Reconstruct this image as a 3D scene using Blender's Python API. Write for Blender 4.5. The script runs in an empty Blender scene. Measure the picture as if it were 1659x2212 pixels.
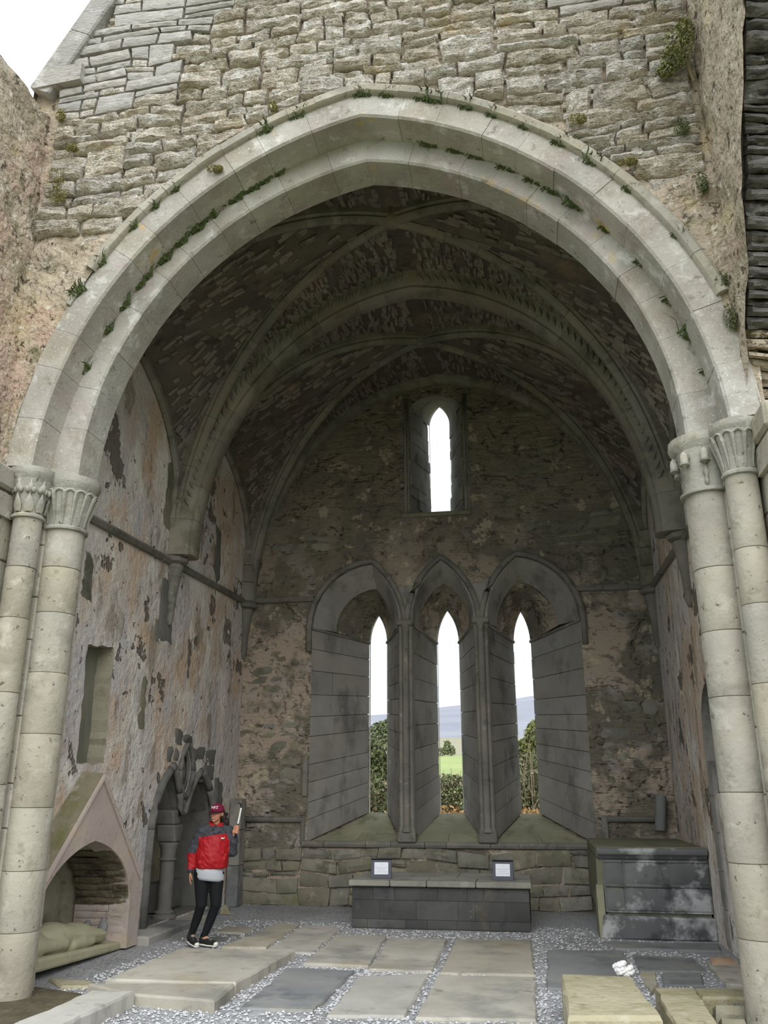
import bpy, bmesh, math, random
import numpy as np
from mathutils import Vector, Matrix, noise
R = math.radians
random.seed(7)
SC = bpy.context.scene
COL = SC.collection

# ------------------------------------------------------------------ camera, sky, exposure
cam_d = bpy.data.cameras.new('camera')
cam = bpy.data.objects.new('camera', cam_d)
COL.objects.link(cam)
cam.location = (1.55, 0.0, 1.75)
cam.rotation_euler = (R(90 + 18.3), 0, R(9.9))
cam_d.sensor_fit = 'HORIZONTAL'
cam_d.sensor_width = 36.0
cam_d.lens = 36.0 * 1838 / 1659
cam_d.clip_end = 6000
SC.camera = cam

vs = SC.view_settings
vs.view_transform = 'Standard'
vs.look = 'None'
vs.gamma = 1.0
vs.use_curve_mapping = False
vs.exposure = 0.3
SC.cycles.max_bounces = 6
SC.cycles.diffuse_bounces = 4

# overcast sky: bright thin cloud, brighter overhead than at the horizon, a few pale blue breaks
world = bpy.data.worlds.new('overcast')
SC.world = world
world.use_nodes = True
nt = world.node_tree
nt.nodes.clear()
o_ = nt.nodes.new('ShaderNodeOutputWorld')
bg = nt.nodes.new('ShaderNodeBackground')
tc = nt.nodes.new('ShaderNodeTexCoord')
sp = nt.nodes.new('ShaderNodeSeparateXYZ')
nt.links.new(tc.outputs['Generated'], sp.inputs[0])
mr = nt.nodes.new('ShaderNodeMapRange')
mr.inputs['From Min'].default_value = 0.0
mr.inputs['From Max'].default_value = 1.0
mr.inputs['To Min'].default_value = 1.0
mr.inputs['To Max'].default_value = 2.4
nt.links.new(sp.outputs['Z'], mr.inputs['Value'])
nz = nt.nodes.new('ShaderNodeTexNoise')
nz.inputs['Scale'].default_value = 2.6
nz.inputs['Detail'].default_value = 5
nt.links.new(tc.outputs['Generated'], nz.inputs['Vector'])
cr = nt.nodes.new('ShaderNodeValToRGB')
cr.color_ramp.elements[0].position = 0.38
cr.color_ramp.elements[0].color = (0.74, 0.88, 1.0, 1)
cr.color_ramp.elements[1].position = 0.62
cr.color_ramp.elements[1].color = (1.0, 1.0, 0.99, 1)
nt.links.new(nz.outputs['Fac'], cr.inputs['Fac'])
nt.links.new(cr.outputs['Color'], bg.inputs['Color'])
nt.links.new(mr.outputs['Result'], bg.inputs['Strength'])
nt.links.new(bg.outputs[0], o_.inputs['Surface'])

# a weak, very soft sun behind the cloud, high behind the camera
sun_d = bpy.data.lights.new('veiled_sun', 'SUN')
sun_d.energy = 1.7
sun_d.angle = R(62)
sun_d.color = (1.0, 0.97, 0.92)
sun = bpy.data.objects.new('veiled_sun', sun_d)
COL.objects.link(sun)
sun.rotation_euler = (R(52), 0, R(16))

# ------------------------------------------------------------------ small helpers
def lin(c):
    c = c / 255.0
    return c / 12.92 if c <= 0.04045 else ((c + 0.055) / 1.055) ** 2.4
def rgb(t):
    return (lin(t[0]), lin(t[1]), lin(t[2]), 1.0)
def V(*a):
    return np.array(a, float)
def n3(x, y, z):
    return noise.noise(Vector((x, y, z)))
def fb(x, y, z, o=3):
    s = 0; a = 1
    for _ in range(o):
        s += a * noise.noise(Vector((x, y, z))); x *= 2.1; y *= 2.1; z *= 2.1; a *= .5
    return s

class MB:
    def __init__(s): s.v = []; s.f = []; s.m = []
    def add(s, vs_, fs, mi=0):
        b = len(s.v)
        s.v.extend([tuple(p) for p in vs_])
        for f in fs:
            s.f.append(tuple(i + b for i in f)); s.m.append(mi)
    def box(s, lo, hi, mi=0, M=None):
        x0, y0, z0 = lo; x1, y1, z1 = hi
        p = [(x0, y0, z0), (x1, y0, z0), (x1, y1, z0), (x0, y1, z0), (x0, y0, z1), (x1, y0, z1), (x1, y1, z1), (x0, y1, z1)]
        if M is not None: p = [tuple(M @ Vector(q)) for q in p]
        s.add(p, [(0, 3, 2, 1), (4, 5, 6, 7), (0, 1, 5, 4), (1, 2, 6, 5), (2, 3, 7, 6), (3, 0, 4, 7)], mi)
    def cbox(s, lo, hi, c=.01, mi=0, M=None):
        # box with chamfered edges
        lo = V(*lo); hi = V(*hi); c = min(c, *(0.45 * (hi - lo)))
        pts = []
        idx = {}
        for ax in range(3):
            for sx in (0, 1):
                for sy in (0, 1):
                    for sz in (0, 1):
                        s3 = (sx, sy, sz)
                        q = [0, 0, 0]
                        for k in range(3):
                            e = hi[k] if s3[k] else lo[k]
                            if k != ax: e = e - c if s3[k] else e + c
                            q[k] = e
                        idx[(ax,) + s3] = len(pts); pts.append(q)
        fs = []
        def face(l): fs.append(tuple(l))
        for ax in range(3):
            a, b = (ax + 1) % 3, (ax + 2) % 3
            for sd in (0, 1):
                l = []
                for (i, j) in ((0, 0), (1, 0), (1, 1), (0, 1)):
                    t = [0, 0, 0]; t[ax] = sd; t[a] = i; t[b] = j
                    l.append(idx[(ax,) + tuple(t)])
                face(l if sd else l[::-1])
        for ax in range(3):
            a, b = (ax + 1) % 3, (ax + 2) % 3
            for i in (0, 1):
                for j in (0, 1):
                    t0 = [0, 0, 0]; t1 = [0, 0, 0]
                    t0[a] = t1[a] = i; t0[b] = t1[b] = j; t1[ax] = 1
                    q = [idx[(a,) + tuple(t0)], idx[(b,) + tuple(t0)], idx[(b,) + tuple(t1)], idx[(a,) + tuple(t1)]]
                    face(q if (i ^ j) else q[::-1])
        for sx in (0, 1):
            for sy in (0, 1):
                for sz in (0, 1):
                    q = [idx[(0, sx, sy, sz)], idx[(1, sx, sy, sz)], idx[(2, sx, sy, sz)]]
                    face(q if (sx + sy + sz) % 2 else q[::-1])
        if M is not None: pts = [tuple(M @ Vector(q)) for q in pts]
        s.add(pts, fs, mi)
    def prism(s, poly, fn0, fn1, mi=0):
        # poly list of 2d points; fn0/fn1 map 2d -> 3d for both caps
        n = len(poly)
        a = [fn0(p) for p in poly]; b = [fn1(p) for p in poly]
        s.add(a + b, [tuple(range(n))[::-1], tuple(range(n, 2 * n))] + [(i, (i + 1) % n, n + (i + 1) % n, n + i) for i in range(n)], mi)
    def lathe(s, prof, c, n=20, a0=0, a1=2 * math.pi, mi=0):
        # prof list of (r, z)
        full = abs(a1 - a0 - 2 * math.pi) < 1e-6
        m = n if full else n + 1
        vs_ = []
        for (r, z) in prof:
            for i in range(m):
                a = a0 + (a1 - a0) * i / n
                vs_.append((c[0] + r * math.cos(a), c[1] + r * math.sin(a), c[2] + z))
        fs = []
        for k in range(len(prof) - 1):
            for i in range(n):
                j = (i + 1) % m
                fs.append((k * m + i, k * m + j, (k + 1) * m + j, (k + 1) * m + i))
        fs.append(tuple(range(m))[::-1]); fs.append(tuple(range((len(prof) - 1) * m, len(prof) * m)))
        s.add(vs_, fs, mi)
    def tube(s, pts, r, n=6, mi=0, taper=None):
        pts = [V(*p) for p in pts]
        vs_ = []; k = len(pts)
        for i, p in enumerate(pts):
            t = pts[min(i + 1, k - 1)] - pts[max(i - 1, 0)]
            t = t / (np.linalg.norm(t) + 1e-9)
            u = np.cross(t, V(0, 0, 1) if abs(t[2]) < .9 else V(1, 0, 0)); u /= np.linalg.norm(u)
            w = np.cross(t, u)
            rr = r[i] if isinstance(r, (list, tuple)) else r
            for j in range(n):
                a = 2 * math.pi * j / n
                vs_.append(p + rr * (math.cos(a) * u + math.sin(a) * w))
        fs = [(i * n + j, i * n + (j + 1) % n, (i + 1) * n + (j + 1) % n, (i + 1) * n + j) for i in range(k - 1) for j in range(n)]
        fs.append(tuple(range(n))[::-1]); fs.append(tuple(range((k - 1) * n, k * n)))
        s.add(vs_, fs, mi)
    def sweep(s, frames, prof, mi=0):
        # frames list of (origin, a, b); prof list of (pa, pb)
        n = len(prof); vs_ = []
        for (o, a, b) in frames:
            for (pa, pb) in prof: vs_.append(o + a * pa + b * pb)
        k = len(frames)
        fs = [(i * n + j, i * n + (j + 1) % n, (i + 1) * n + (j + 1) % n, (i + 1) * n + j) for i in range(k - 1) for j in range(n)]
        fs.append(tuple(range(n))[::-1]); fs.append(tuple(range((k - 1) * n, k * n)))
        s.add(vs_, fs, mi)
    def ball(s, c, r, nu=12, nv=8, mi=0, M=None):
        rx, ry, rz = r if isinstance(r, (list, tuple)) else (r, r, r)
        vs_ = [(0, 0, -rz)]
        for j in range(1, nv):
            ph = -math.pi / 2 + math.pi * j / nv
            for i in range(nu):
                a = 2 * math.pi * i / nu
                vs_.append((rx * math.cos(ph) * math.cos(a), ry * math.cos(ph) * math.sin(a), rz * math.sin(ph)))
        vs_.append((0, 0, rz)); L = len(vs_) - 1
        fs = [(0, 1 + (i + 1) % nu, 1 + i) for i in range(nu)]
        for j in range(nv - 2):
            for i in range(nu):
                a = 1 + j * nu + i; b = 1 + j * nu + (i + 1) % nu
                fs.append((a, b, b + nu, a + nu))
        b0 = 1 + (nv - 2) * nu
        fs += [(b0 + i, b0 + (i + 1) % nu, L) for i in range(nu)]
        out = []
        for q in vs_:
            q = Vector(q)
            if M is not None: q = M @ q
            out.append((q[0] + c[0], q[1] + c[1], q[2] + c[2]))
        s.add(out, fs, mi)
    def mesh(s, name, smooth=False, fixn=True):
        me = bpy.data.meshes.new(name)
        me.from_pydata([tuple(map(float, p)) for p in s.v], [], s.f)
        if any(s.m):
            me.polygons.foreach_set('material_index', s.m)
        if fixn:
            bm = bmesh.new(); bm.from_mesh(me)
            bmesh.ops.recalc_face_normals(bm, faces=bm.faces)
            bm.to_mesh(me); bm.free()
        if smooth:
            me.polygons.foreach_set('use_smooth', [True] * len(me.polygons))
        me.update()
        return me

def link(name, me, mat=None, parent=None):
    ob = bpy.data.objects.new(name, me)
    COL.objects.link(ob)
    if mat is not None and me is not None and len(me.materials) == 0:
        for m in (mat if isinstance(mat, (list, tuple)) else [mat]): me.materials.append(m)
    if parent is not None: ob.parent = parent
    return ob
def build(name, mb, mat, parent=None, smooth=False, auto=None, fixn=True):
    ob = link(name, mb.mesh(name, smooth or auto is not None, fixn), mat, parent)
    if auto is not None:
        try: ob.data.set_sharp_from_angle(angle=R(auto))
        except Exception: pass
    return ob
def empty(name, loc=(0, 0, 0), rz=0):
    e = bpy.data.objects.new(name, None)
    e.empty_display_size = .1
    COL.objects.link(e); e.location = loc; e.rotation_euler = (0, 0, rz)
    return e
def tag(o, label, cat, group=None, kind=None):
    o['label'] = label; o['category'] = cat
    if group: o['group'] = group
    if kind: o['kind'] = kind
    return o
def structure(o, label=None):
    o['kind'] = 'structure'
    if label: o['label'] = label
    return o

# ------------------------------------------------------------------ materials (all procedural, in world space)
def material(name, base, layers=(), bumps=(), rough=.9, vary=0.0, hue=0.0, spec=.25, disp=None):
    """base: (colA, colB, scale, stretch) ; layers: (col, scale, lo, hi, amount, stretch, detail) ; bumps: (scale, strength, distance, stretch, kind)"""
    m = bpy.data.materials.new(name); m.use_nodes = True
    t = m.node_tree; N = t.nodes; L = t.links
    bs = N['Principled BSDF']
    bs.inputs['Roughness'].default_value = rough
    if 'Specular IOR Level' in bs.inputs: bs.inputs['Specular IOR Level'].default_value = spec
    geo = N.new('ShaderNodeNewGeometry')
    def vec(st, off=0.0):
        mp = N.new('ShaderNodeMapping')
        mp.inputs['Scale'].default_value = st
        mp.inputs['Location'].default_value = (off, off * 1.7, off * .6)
        L.new(geo.outputs['Position'], mp.inputs['Vector'])
        return mp.outputs[0]
    def tex(scale, st=(1, 1, 1), detail=3, off=0.0, ro=.6):
        n = N.new('ShaderNodeTexNoise')
        n.inputs['Scale'].default_value = scale
        n.inputs['Detail'].default_value = detail
        n.inputs['Roughness'].default_value = ro
        L.new(vec(st, off), n.inputs['Vector'])
        return n.outputs['Fac']
    def rng(src, lo, hi, a=0.0, b=1.0):
        r = N.new('ShaderNodeMapRange')
        r.inputs['From Min'].default_value = lo; r.inputs['From Max'].default_value = hi
        r.inputs['To Min'].default_value = a; r.inputs['To Max'].default_value = b
        L.new(src, r.inputs['Value']); return r.outputs[0]
    def mix(f, a, b):
        x = N.new('ShaderNodeMix'); x.data_type = 'RGBA'
        if isinstance(f, float): x.inputs[0].default_value = f
        else: L.new(f, x.inputs[0])
        for s_, c_ in ((6, a), (7, b)):
            if isinstance(c_, tuple): x.inputs[s_].default_value = c_
            else: L.new(c_, x.inputs[s_])
        return x.outputs[2]
    cA, cB, sc = base[:3]; st = base[3] if len(base) > 3 else (1, 1, 1)
    col = mix(rng(tex(sc, st), .3, .7), rgb(cA), rgb(cB))
    for i, ly in enumerate(layers):
        c, s_, lo, hi, am = ly[:5]
        st = ly[5] if len(ly) > 5 else (1, 1, 1)
        de = ly[6] if len(ly) > 6 else 4
        fac = rng(tex(s_, st, de, 3.1 * (i + 1), .65), lo, hi, 0.0, am)
        if len(ly) > 7:      # coat thins out with height; the fade also paints in upper-wall shade
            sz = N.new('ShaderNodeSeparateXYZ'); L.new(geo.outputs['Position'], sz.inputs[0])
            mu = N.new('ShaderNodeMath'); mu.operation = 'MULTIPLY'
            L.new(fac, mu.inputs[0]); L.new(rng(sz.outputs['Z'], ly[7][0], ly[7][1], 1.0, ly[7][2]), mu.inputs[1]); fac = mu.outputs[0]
        col = mix(fac, col, rgb(c))
    if vary > 0 or hue > 0:
        oi = N.new('ShaderNodeObjectInfo')
        hs = N.new('ShaderNodeHueSaturation')
        L.new(rng(oi.outputs['Random'], 0, 1, 1 - vary, 1 + vary), hs.inputs['Value'])
        if hue:
            m2 = N.new('ShaderNodeMath'); m2.operation = 'MULTIPLY'; m2.inputs[1].default_value = 7.31
            L.new(oi.outputs['Random'], m2.inputs[0])
            m3 = N.new('ShaderNodeMath'); m3.operation = 'FRACT'; L.new(m2.outputs[0], m3.inputs[0])
            L.new(rng(m3.outputs[0], 0, 1, 1 - hue, 1 + hue), hs.inputs['Saturation'])
        L.new(col, hs.inputs['Color']); col = hs.outputs['Color']
    L.new(col, bs.inputs['Base Color'])
    prev = None
    for i, bm_ in enumerate(bumps):
        s_, stg, dist = bm_[:3]
        st = bm_[3] if len(bm_) > 3 else (1, 1, 1)
        b = N.new('ShaderNodeBump')
        b.inputs['Strength'].default_value = stg; b.inputs['Distance'].default_value = dist
        kind = bm_[4] if len(bm_) > 4 else 'noise'
        if kind == 'crack':
            vo = N.new('ShaderNodeTexVoronoi'); vo.feature = 'DISTANCE_TO_EDGE'
            vo.inputs['Scale'].default_value = s_
            L.new(vec(st, 1.3), vo.inputs['Vector'])
            h = rng(vo.outputs['Distance'], 0.0, .12)
        elif kind == 'patch':
            h = rng(tex(s_, st, 4, bm_[7], .65), bm_[5], bm_[6], 1.0, 0.0)
        else:
            h = tex(s_, st, 3, .7 * i, .65)
        L.new(h, b.inputs['Height'])
        if prev is not None: L.new(prev, b.inputs['Normal'])
        prev = b.outputs['Normal']
    if prev is not None: L.new(prev, bs.inputs['Normal'])
    return m
def plain(name, c, rough=.7, spec=.3, metallic=0.0, vary=0.0):
    m = bpy.data.materials.new(name); m.use_nodes = True
    bs = m.node_tree.nodes['Principled BSDF']
    bs.inputs['Base Color'].default_value = rgb(c); bs.inputs['Roughness'].default_value = rough
    bs.inputs['Metallic'].default_value = metallic
    if 'Specular IOR Level' in bs.inputs: bs.inputs['Specular IOR Level'].default_value = spec
    # faint grain so that nothing is perfectly flat
    t = m.node_tree; n = t.nodes.new('ShaderNodeTexNoise'); n.inputs['Scale'].default_value = 60
    hs = t.nodes.new('ShaderNodeHueSaturation'); hs.inputs['Color'].default_value = rgb(c)
    r = t.nodes.new('ShaderNodeMapRange'); r.inputs['To Min'].default_value = .88; r.inputs['To Max'].default_value = 1.12
    t.links.new(n.outputs['Fac'], r.inputs['Value']); t.links.new(r.outputs[0], hs.inputs['Value'])
    t.links.new(hs.outputs[0], bs.inputs['Base Color'])
    return m

M = {}
HZ = (1, 1, 7)
M['rubble'] = material('rubble_limestone', ((184, 175, 160), (214, 207, 195), 2.6), [
    ((152, 138, 120), 5, .52, .64, .65, (1, 1, 4)), ((232, 228, 220), 6, .55, .62, .75), ((196, 176, 144), 1.7, .56, .68, .55), ((90, 78, 66), 8, .62, .68, .7, (1, 1, 7)), ((240, 237, 232), 30, .62, .67, .6)],
    [(6, 1.0, .09, HZ), (20, .9, .035, (1, 1, 3))], vary=.12, hue=.3)
M['dressed'] = material('grey_dressed_limestone', ((148, 145, 140), (170, 166, 160), 1.8), [
    ((192, 190, 186), 5, .55, .66, .6), ((112, 106, 98), 8, .56, .66, .6, (1, 1, 3))], [(14, .7, .035, (1, 1, 3))], vary=.08, hue=.2)
M['mortar'] = material('lime_mortar', ((98, 88, 76), (138, 126, 110), 3), [((66, 57, 48), 6, .52, .62, .8), ((178, 168, 152), 9, .6, .68, .5)],
    [(12, 1.0, .05)])
M['front_plaster'] = material('weathered_render', ((160, 146, 128), (182, 170, 152), 1.4), [
    ((140, 130, 110), 2.2, .5, .6, .8), ((192, 176, 142), 1.1, .56, .66, .65), ((178, 152, 138), .9, .54, .62, .7), ((80, 68, 56), 9, .6, .65, .9), ((112, 108, 84), 3.3, .57, .66, .7), ((208, 202, 190), 10, .59, .65, .7), ((66, 56, 48), 5, .62, .65, .8)],
    [(3, .9, .12), (12, 1.0, .05)])
M['arch'] = material('pale_arch_limestone', ((152, 148, 139), (180, 176, 168), 1.6), [
    ((146, 139, 128), 2.2, .5, .64, .7), ((172, 156, 156), 1.3, .56, .66, .6), ((208, 206, 202), 3.5, .57, .68, .7), ((190, 162, 104), 1.9, .64, .7, .65), ((226, 224, 218), 55, .62, .66, .65), ((98, 93, 80), 7, .61, .7, .6)],
    [(22, .5, .018)], vary=.05, hue=.2)
M['pier'] = material('buff_pier_limestone', ((146, 141, 129), (171, 166, 153), 1.3), [
    ((164, 155, 132), .9, .52, .66, .55), ((128, 124, 112), 2.4, .53, .68, .6), ((186, 182, 170), 4, .57, .68, .6), ((88, 80, 66), 14, .64, .68, .85), ((114, 112, 90), 5, .6, .7, .5)],
    [(20, .5, .016)], vary=.04, hue=.2)
M['capital'] = material('grey_carved_limestone', ((140, 138, 130), (170, 167, 158), 2.4), [((112, 109, 98), 5, .53, .66, .7), ((168, 160, 138), 2, .55, .66, .6), ((196, 194, 186), 9, .6, .67, .6), ((80, 74, 62), 16, .64, .69, .7)], [(26, .6, .015)])
M['plaster'] = material('lilac_lime_plaster', ((192, 185, 181), (208, 201, 194), .9, (1, 1, .6)), [
    ((202, 174, 148), .8, .49, .6, .8, (1, 1, .7)), ((226, 222, 214), 1.3, .52, .62, .8, (1, 1, .6)), ((184, 180, 184), 1.6, .54, .64, .7, (1, 1, .35)), ((142, 128, 112), 2.6, .55, .63, .7, (1, 1, .4)),
    ((104, 98, 90), 1.3, .615, .635, .92), ((96, 84, 72), 7, .63, .66, .85), ((222, 214, 200), 5, .6, .66, .6)],
    [(1.3, .8, .06, (1, 1, 1), 'patch', .615, .635, 15.5), (9, .8, .05)])
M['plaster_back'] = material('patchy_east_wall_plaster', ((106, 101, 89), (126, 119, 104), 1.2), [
    ((104, 100, 92), 2.4, .5, .62, .7, (1, 1, 2.2)), ((176, 160, 143), .8, .47, .53, .85, (1, 1, 1), 4, (4.2, 6.6, .25)), ((168, 160, 154), 1.7, .55, .63, .7, (1, 1, 1), 4, (4.6, 6.6, .2)), ((188, 176, 152), 2.6, .6, .65, .7), ((94, 90, 78), 3.4, .57, .62, .75, (1, 1, 2)), ((66, 61, 52), 6, .62, .67, .8)],  # both plaster coats fade upward: partly lost plaster, partly painted shade
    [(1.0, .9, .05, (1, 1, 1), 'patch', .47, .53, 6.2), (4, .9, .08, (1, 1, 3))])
M['vault_plaster'] = material('dark_vault_render', ((90, 84, 77), (112, 105, 96), 1.2), [
    ((84, 80, 74), 2, .5, .62, .8), ((136, 118, 98), 1.1, .6, .68, .6), ((62, 58, 54), 3, .58, .68, .7)], [(9, .9, .05), (40, .5, .01)])
M['web'] = material('vault_slab_stone', ((116, 110, 103), (146, 138, 129), 1.6), [((84, 80, 76), 3, .52, .66, .8), ((150, 128, 112), 1.2, .58, .68, .5), ((168, 162, 154), 7, .6, .7, .5)], [(14, .7, .03), (50, .5, .01)], vary=.1)
M['rib'] = material('rib_limestone', ((118, 114, 104), (142, 137, 125), 1.1), [((96, 95, 79), 2, .52, .64, .7), ((146, 126, 100), 1.1, .58, .68, .6), ((92, 90, 86), 2.6, .54, .66, .7), ((164, 158, 148), 6, .62, .72, .5)], [(30, .4, .012)], vary=.14, hue=.3)
M['jamb'] = material('grey_window_ashlar', ((130, 127, 122), (152, 148, 142), 1.4), [((98, 96, 92), 2, .52, .66, .8, (1, 1, .5)), ((150, 144, 134), 3, .58, .68, .6), ((110, 112, 92), 1.2, .6, .72, .5)], [(30, .35, .01), (8, .3, .02)], vary=.1, hue=.2)
M['sill'] = material('mossy_sill_stone', ((122, 122, 100), (142, 140, 118), 1.8), [((104, 106, 80), 3, .52, .66, .8), ((158, 156, 136), 4, .6, .7, .6)], [(24, .45, .015)], vary=.08)
M['base_rubble'] = material('grey_base_rubble', ((112, 110, 98), (140, 136, 122), 2.2), [((88, 88, 72), 3, .52, .66, .8), ((164, 158, 142), 6, .6, .7, .6), ((106, 112, 78), 1.5, .58, .7, .6)], [(10, .6, .03), (40, .45, .01)], vary=.15, hue=.3)
M['string'] = material('dark_string_stone', ((106, 104, 98), (130, 126, 118), 2), [((84, 84, 74), 4, .54, .68, .8), ((160, 154, 142), 6, .62, .7, .6)], [(30, .4, .01)], vary=.12)
M['altar'] = material('dark_altar_limestone', ((66, 66, 66), (84, 83, 80), 1.6), [((96, 92, 80), 2.2, .56, .66, .6), ((54, 55, 58), 2, .54, .66, .7), ((150, 146, 136), 16, .68, .74, .7)], [(26, .4, .01)], vary=.2, hue=.5)
M['altar_top'] = material('worn_altar_slab', ((124, 122, 114), (148, 146, 136), 1.8), [((100, 100, 94), 3, .54, .68, .7)], [(30, .35, .008)], vary=.08)
M['tomb'] = material('slate_grey_tomb_stone', ((92, 94, 95), (112, 113, 112), 1.6), [((190, 190, 190), 2.1, .52, .63, .8), ((56, 60, 62), 2, .55, .66, .7), ((104, 108, 84), 3, .6, .7, .6)], [(26, .4, .01)], vary=.1)
M['tomb_top'] = material('mossy_tomb_slab', ((104, 106, 84), (124, 122, 102), 1.6), [((86, 88, 66), 3, .54, .68, .8)], [(26, .4, .012)])
M['effigy'] = material('algae_tinted_effigy_stone', ((154, 150, 122), (174, 168, 142), 1.6), [((118, 116, 88), 3, .55, .7, .7), ((170, 166, 146), 4, .6, .7, .5)], [(30, .35, .008)])
M['tomb_plaster'] = material('pink_tomb_plaster', ((170, 156, 150), (186, 172, 164), 1.4), [((150, 140, 124), 2, .56, .68, .7), ((190, 172, 150), 1.6, .56, .66, .6), ((84, 76, 64), 14, .66, .71, .9)], [(12, .4, .02), (40, .4, .008)])
M['tomb_inside'] = material('stained_niche_plaster', ((150, 144, 124), (168, 162, 144), 1.4), [((110, 106, 82), 1.7, .52, .66, .8), ((94, 86, 66), 3, .62, .7, .7)], [(16, .4, .02), (40, .4, .008)])
M['sedilia'] = material('slate_grey_sedilia_stone', ((98, 97, 94), (120, 118, 112), 1.6), [((72, 72, 72), 2, .54, .68, .7), ((126, 122, 110), 4, .6, .7, .6)], [(26, .35, .01)], vary=.08)
M['slab'] = material('grave_slab_limestone', ((156, 151, 140), (178, 173, 160), 1.5), [((124, 124, 118), 1.3, .5, .66, .7), ((150, 140, 116), 1.0, .55, .68, .6), ((108, 106, 98), 4, .6, .72, .6), ((205, 203, 196), 22, .68, .73, .7)], [(20, .35, .012), (70, .35, .005)], vary=.1, hue=.4)
M['slab_dark'] = material('blue_grey_grave_slab', ((112, 114, 116), (132, 132, 130), 1.5), [((88, 90, 92), 1.6, .52, .66, .8), ((150, 146, 132), 2, .58, .7, .6)], [(20, .35, .012)], vary=.08)
M['slab_moss'] = material('mossy_kerb_stone', ((150, 142, 116), (168, 160, 136), 1.8), [((132, 128, 94), 1.5, .5, .64, .8), ((178, 172, 156), 3, .56, .67, .7), ((112, 104, 82), 6, .58, .68, .6)], [(14, .7, .03)], vary=.05)
M['gravel'] = material('limestone_gravel', ((168, 168, 170), (200, 200, 202), 26), [((96, 97, 100), 40, .5, .6, .8), ((206, 206, 208), 60, .58, .66, .8), ((120, 118, 112), .6, .5, .7, .5)], [(45, 1.0, .03), (110, .8, .01)])
M['pebble'] = material('gravel_chip', ((166, 166, 169), (206, 206, 208), 30), [((126, 127, 130), 55, .52, .58, .8), ((214, 214, 216), 70, .58, .62, .8)], [(80, .4, .01)])
M['soil'] = material('dark_soil', ((74, 68, 54), (96, 88, 70), 6), [((120, 116, 96), 10, .6, .7, .7)], [(24, .8, .03)])
M['broken_dark'] = material('dark_broken_slate', ((86, 84, 82), (112, 109, 105), 3), [((58, 56, 55), 4, .5, .64, .85, (1, 1, 5)), ((150, 146, 138), 8, .62, .7, .6)], [(10, .9, .04, (1, 1, 5)), (40, .6, .01)], vary=.18)
M['grass'] = plain('dark_grass_blade', (70, 82, 44), .8)
M['moss'] = plain('yellow_green_moss', (134, 128, 82), .95)
M['leaf'] = plain('ivy_leaf', (98, 106, 70), .75)
M['shrub'] = plain('pale_shrub_leaf', (126, 128, 84), .75)
M['leaf2'] = plain('yellowing_ivy_leaf', (140, 138, 74), .75)
M['twig'] = plain('pale_twig', (136, 124, 102), .85)
M['bracken'] = plain('dead_bracken', (178, 142, 96), .9)
M['field'] = material('bright_pasture', ((124, 134, 80), (138, 148, 92), .08), [((158, 168, 98), .2, .58, .7, .5)])
M['scrub'] = material('winter_scrub', ((122, 118, 96), (142, 136, 114), .1), [((108, 112, 84), .25, .55, .66, .7)])
M['hill'] = material('limestone_hill', ((120, 121, 129), (131, 132, 139), .01, (1, 1, 3)), [((108, 111, 124), .02, .52, .66, .6, (1, 1, 4)), ((148, 147, 154), .03, .6, .68, .5, (1, 1, 5))])
M['turf'] = material('worn_turf', ((96, 100, 66), (120, 118, 86), .8), [((130, 126, 108), 2, .55, .66, .6)])

# ------------------------------------------------------------------ rough masonry pieces
def rough_piece(quad, nrm, proud=.05, depth=.12, amp=.015, bev=.02, res=.05, fiss=0.0, seed=0.0, adjust=None, nmax=16):
    """a stone face over a 3d quad (p00,p10,p11,p01): gridded, rounded at the edges, weathered; sunk back by depth"""
    q = [V(*p) for p in quad]; n = V(*nrm); n = n / np.linalg.norm(n)
    w = np.linalg.norm(q[1] - q[0]); h = np.linalg.norm(q[3] - q[0])
    nu = int(min(nmax, max(2, round(w / res)))); nv = int(min(nmax, max(2, round(h / res))))
    mb = MB(); vs_ = []
    for j in range(nv + 1):
        t = j / nv
        for i in range(nu + 1):
            s = i / nu
            p = (q[0] * (1 - s) + q[1] * s) * (1 - t) + (q[3] * (1 - s) + q[2] * s) * t
            e = min(s * w, (1 - s) * w, t * h, (1 - t) * h)
            rd = 0.0 if e > bev else (1 - e / bev) ** 2 * bev
            d = proud - rd + amp * fb(p[0] * 5 + seed, p[1] * 5, p[2] * 7 + seed, 3)
            if fiss > 0:
                k = noise.noise(Vector((p[0] * 2.2 + p[1] * 2.2 + seed, 3.3, p[2] * 17 + 1.5 * noise.noise(Vector((p[0] * 3, p[1] * 3, p[2] * 3))))))
                d -= fiss * max(0.0, 1 - abs(k) * 4.0)
            if e < 1e-6:  # ragged outline
                p = p + 0.25 * amp * V(n3(p[0] * 9, p[2] * 9, seed), n3(p[0] * 9, p[2] * 9, seed + 5), n3(p[0] * 9, p[2] * 9, seed + 9))
            p = p + n * d
            if adjust is not None: p = adjust(p)
            vs_.append(p)
    fs = [(j * (nu + 1) + i, j * (nu + 1) + i + 1, (j + 1) * (nu + 1) + i + 1, (j + 1) * (nu + 1) + i) for j in range(nv) for i in range(nu)]
    rim = [i for i in range(nu + 1)] + [j * (nu + 1) + nu for j in range(1, nv + 1)] + [nv * (nu + 1) + i for i in range(nu - 1, -1, -1)] + [j * (nu + 1) for j in range(nv - 1, 0, -1)]
    b = len(vs_)
    for k in rim: vs_.append(vs_[k] - n * depth)
    m_ = len(rim)
    fs += [(rim[(k + 1) % m_], rim[k], b + k, b + (k + 1) % m_) for k in range(m_)]
    fs.append(tuple(b + k for k in range(m_))[::-1])
    mb.add(vs_, fs)
    return mb

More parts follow.
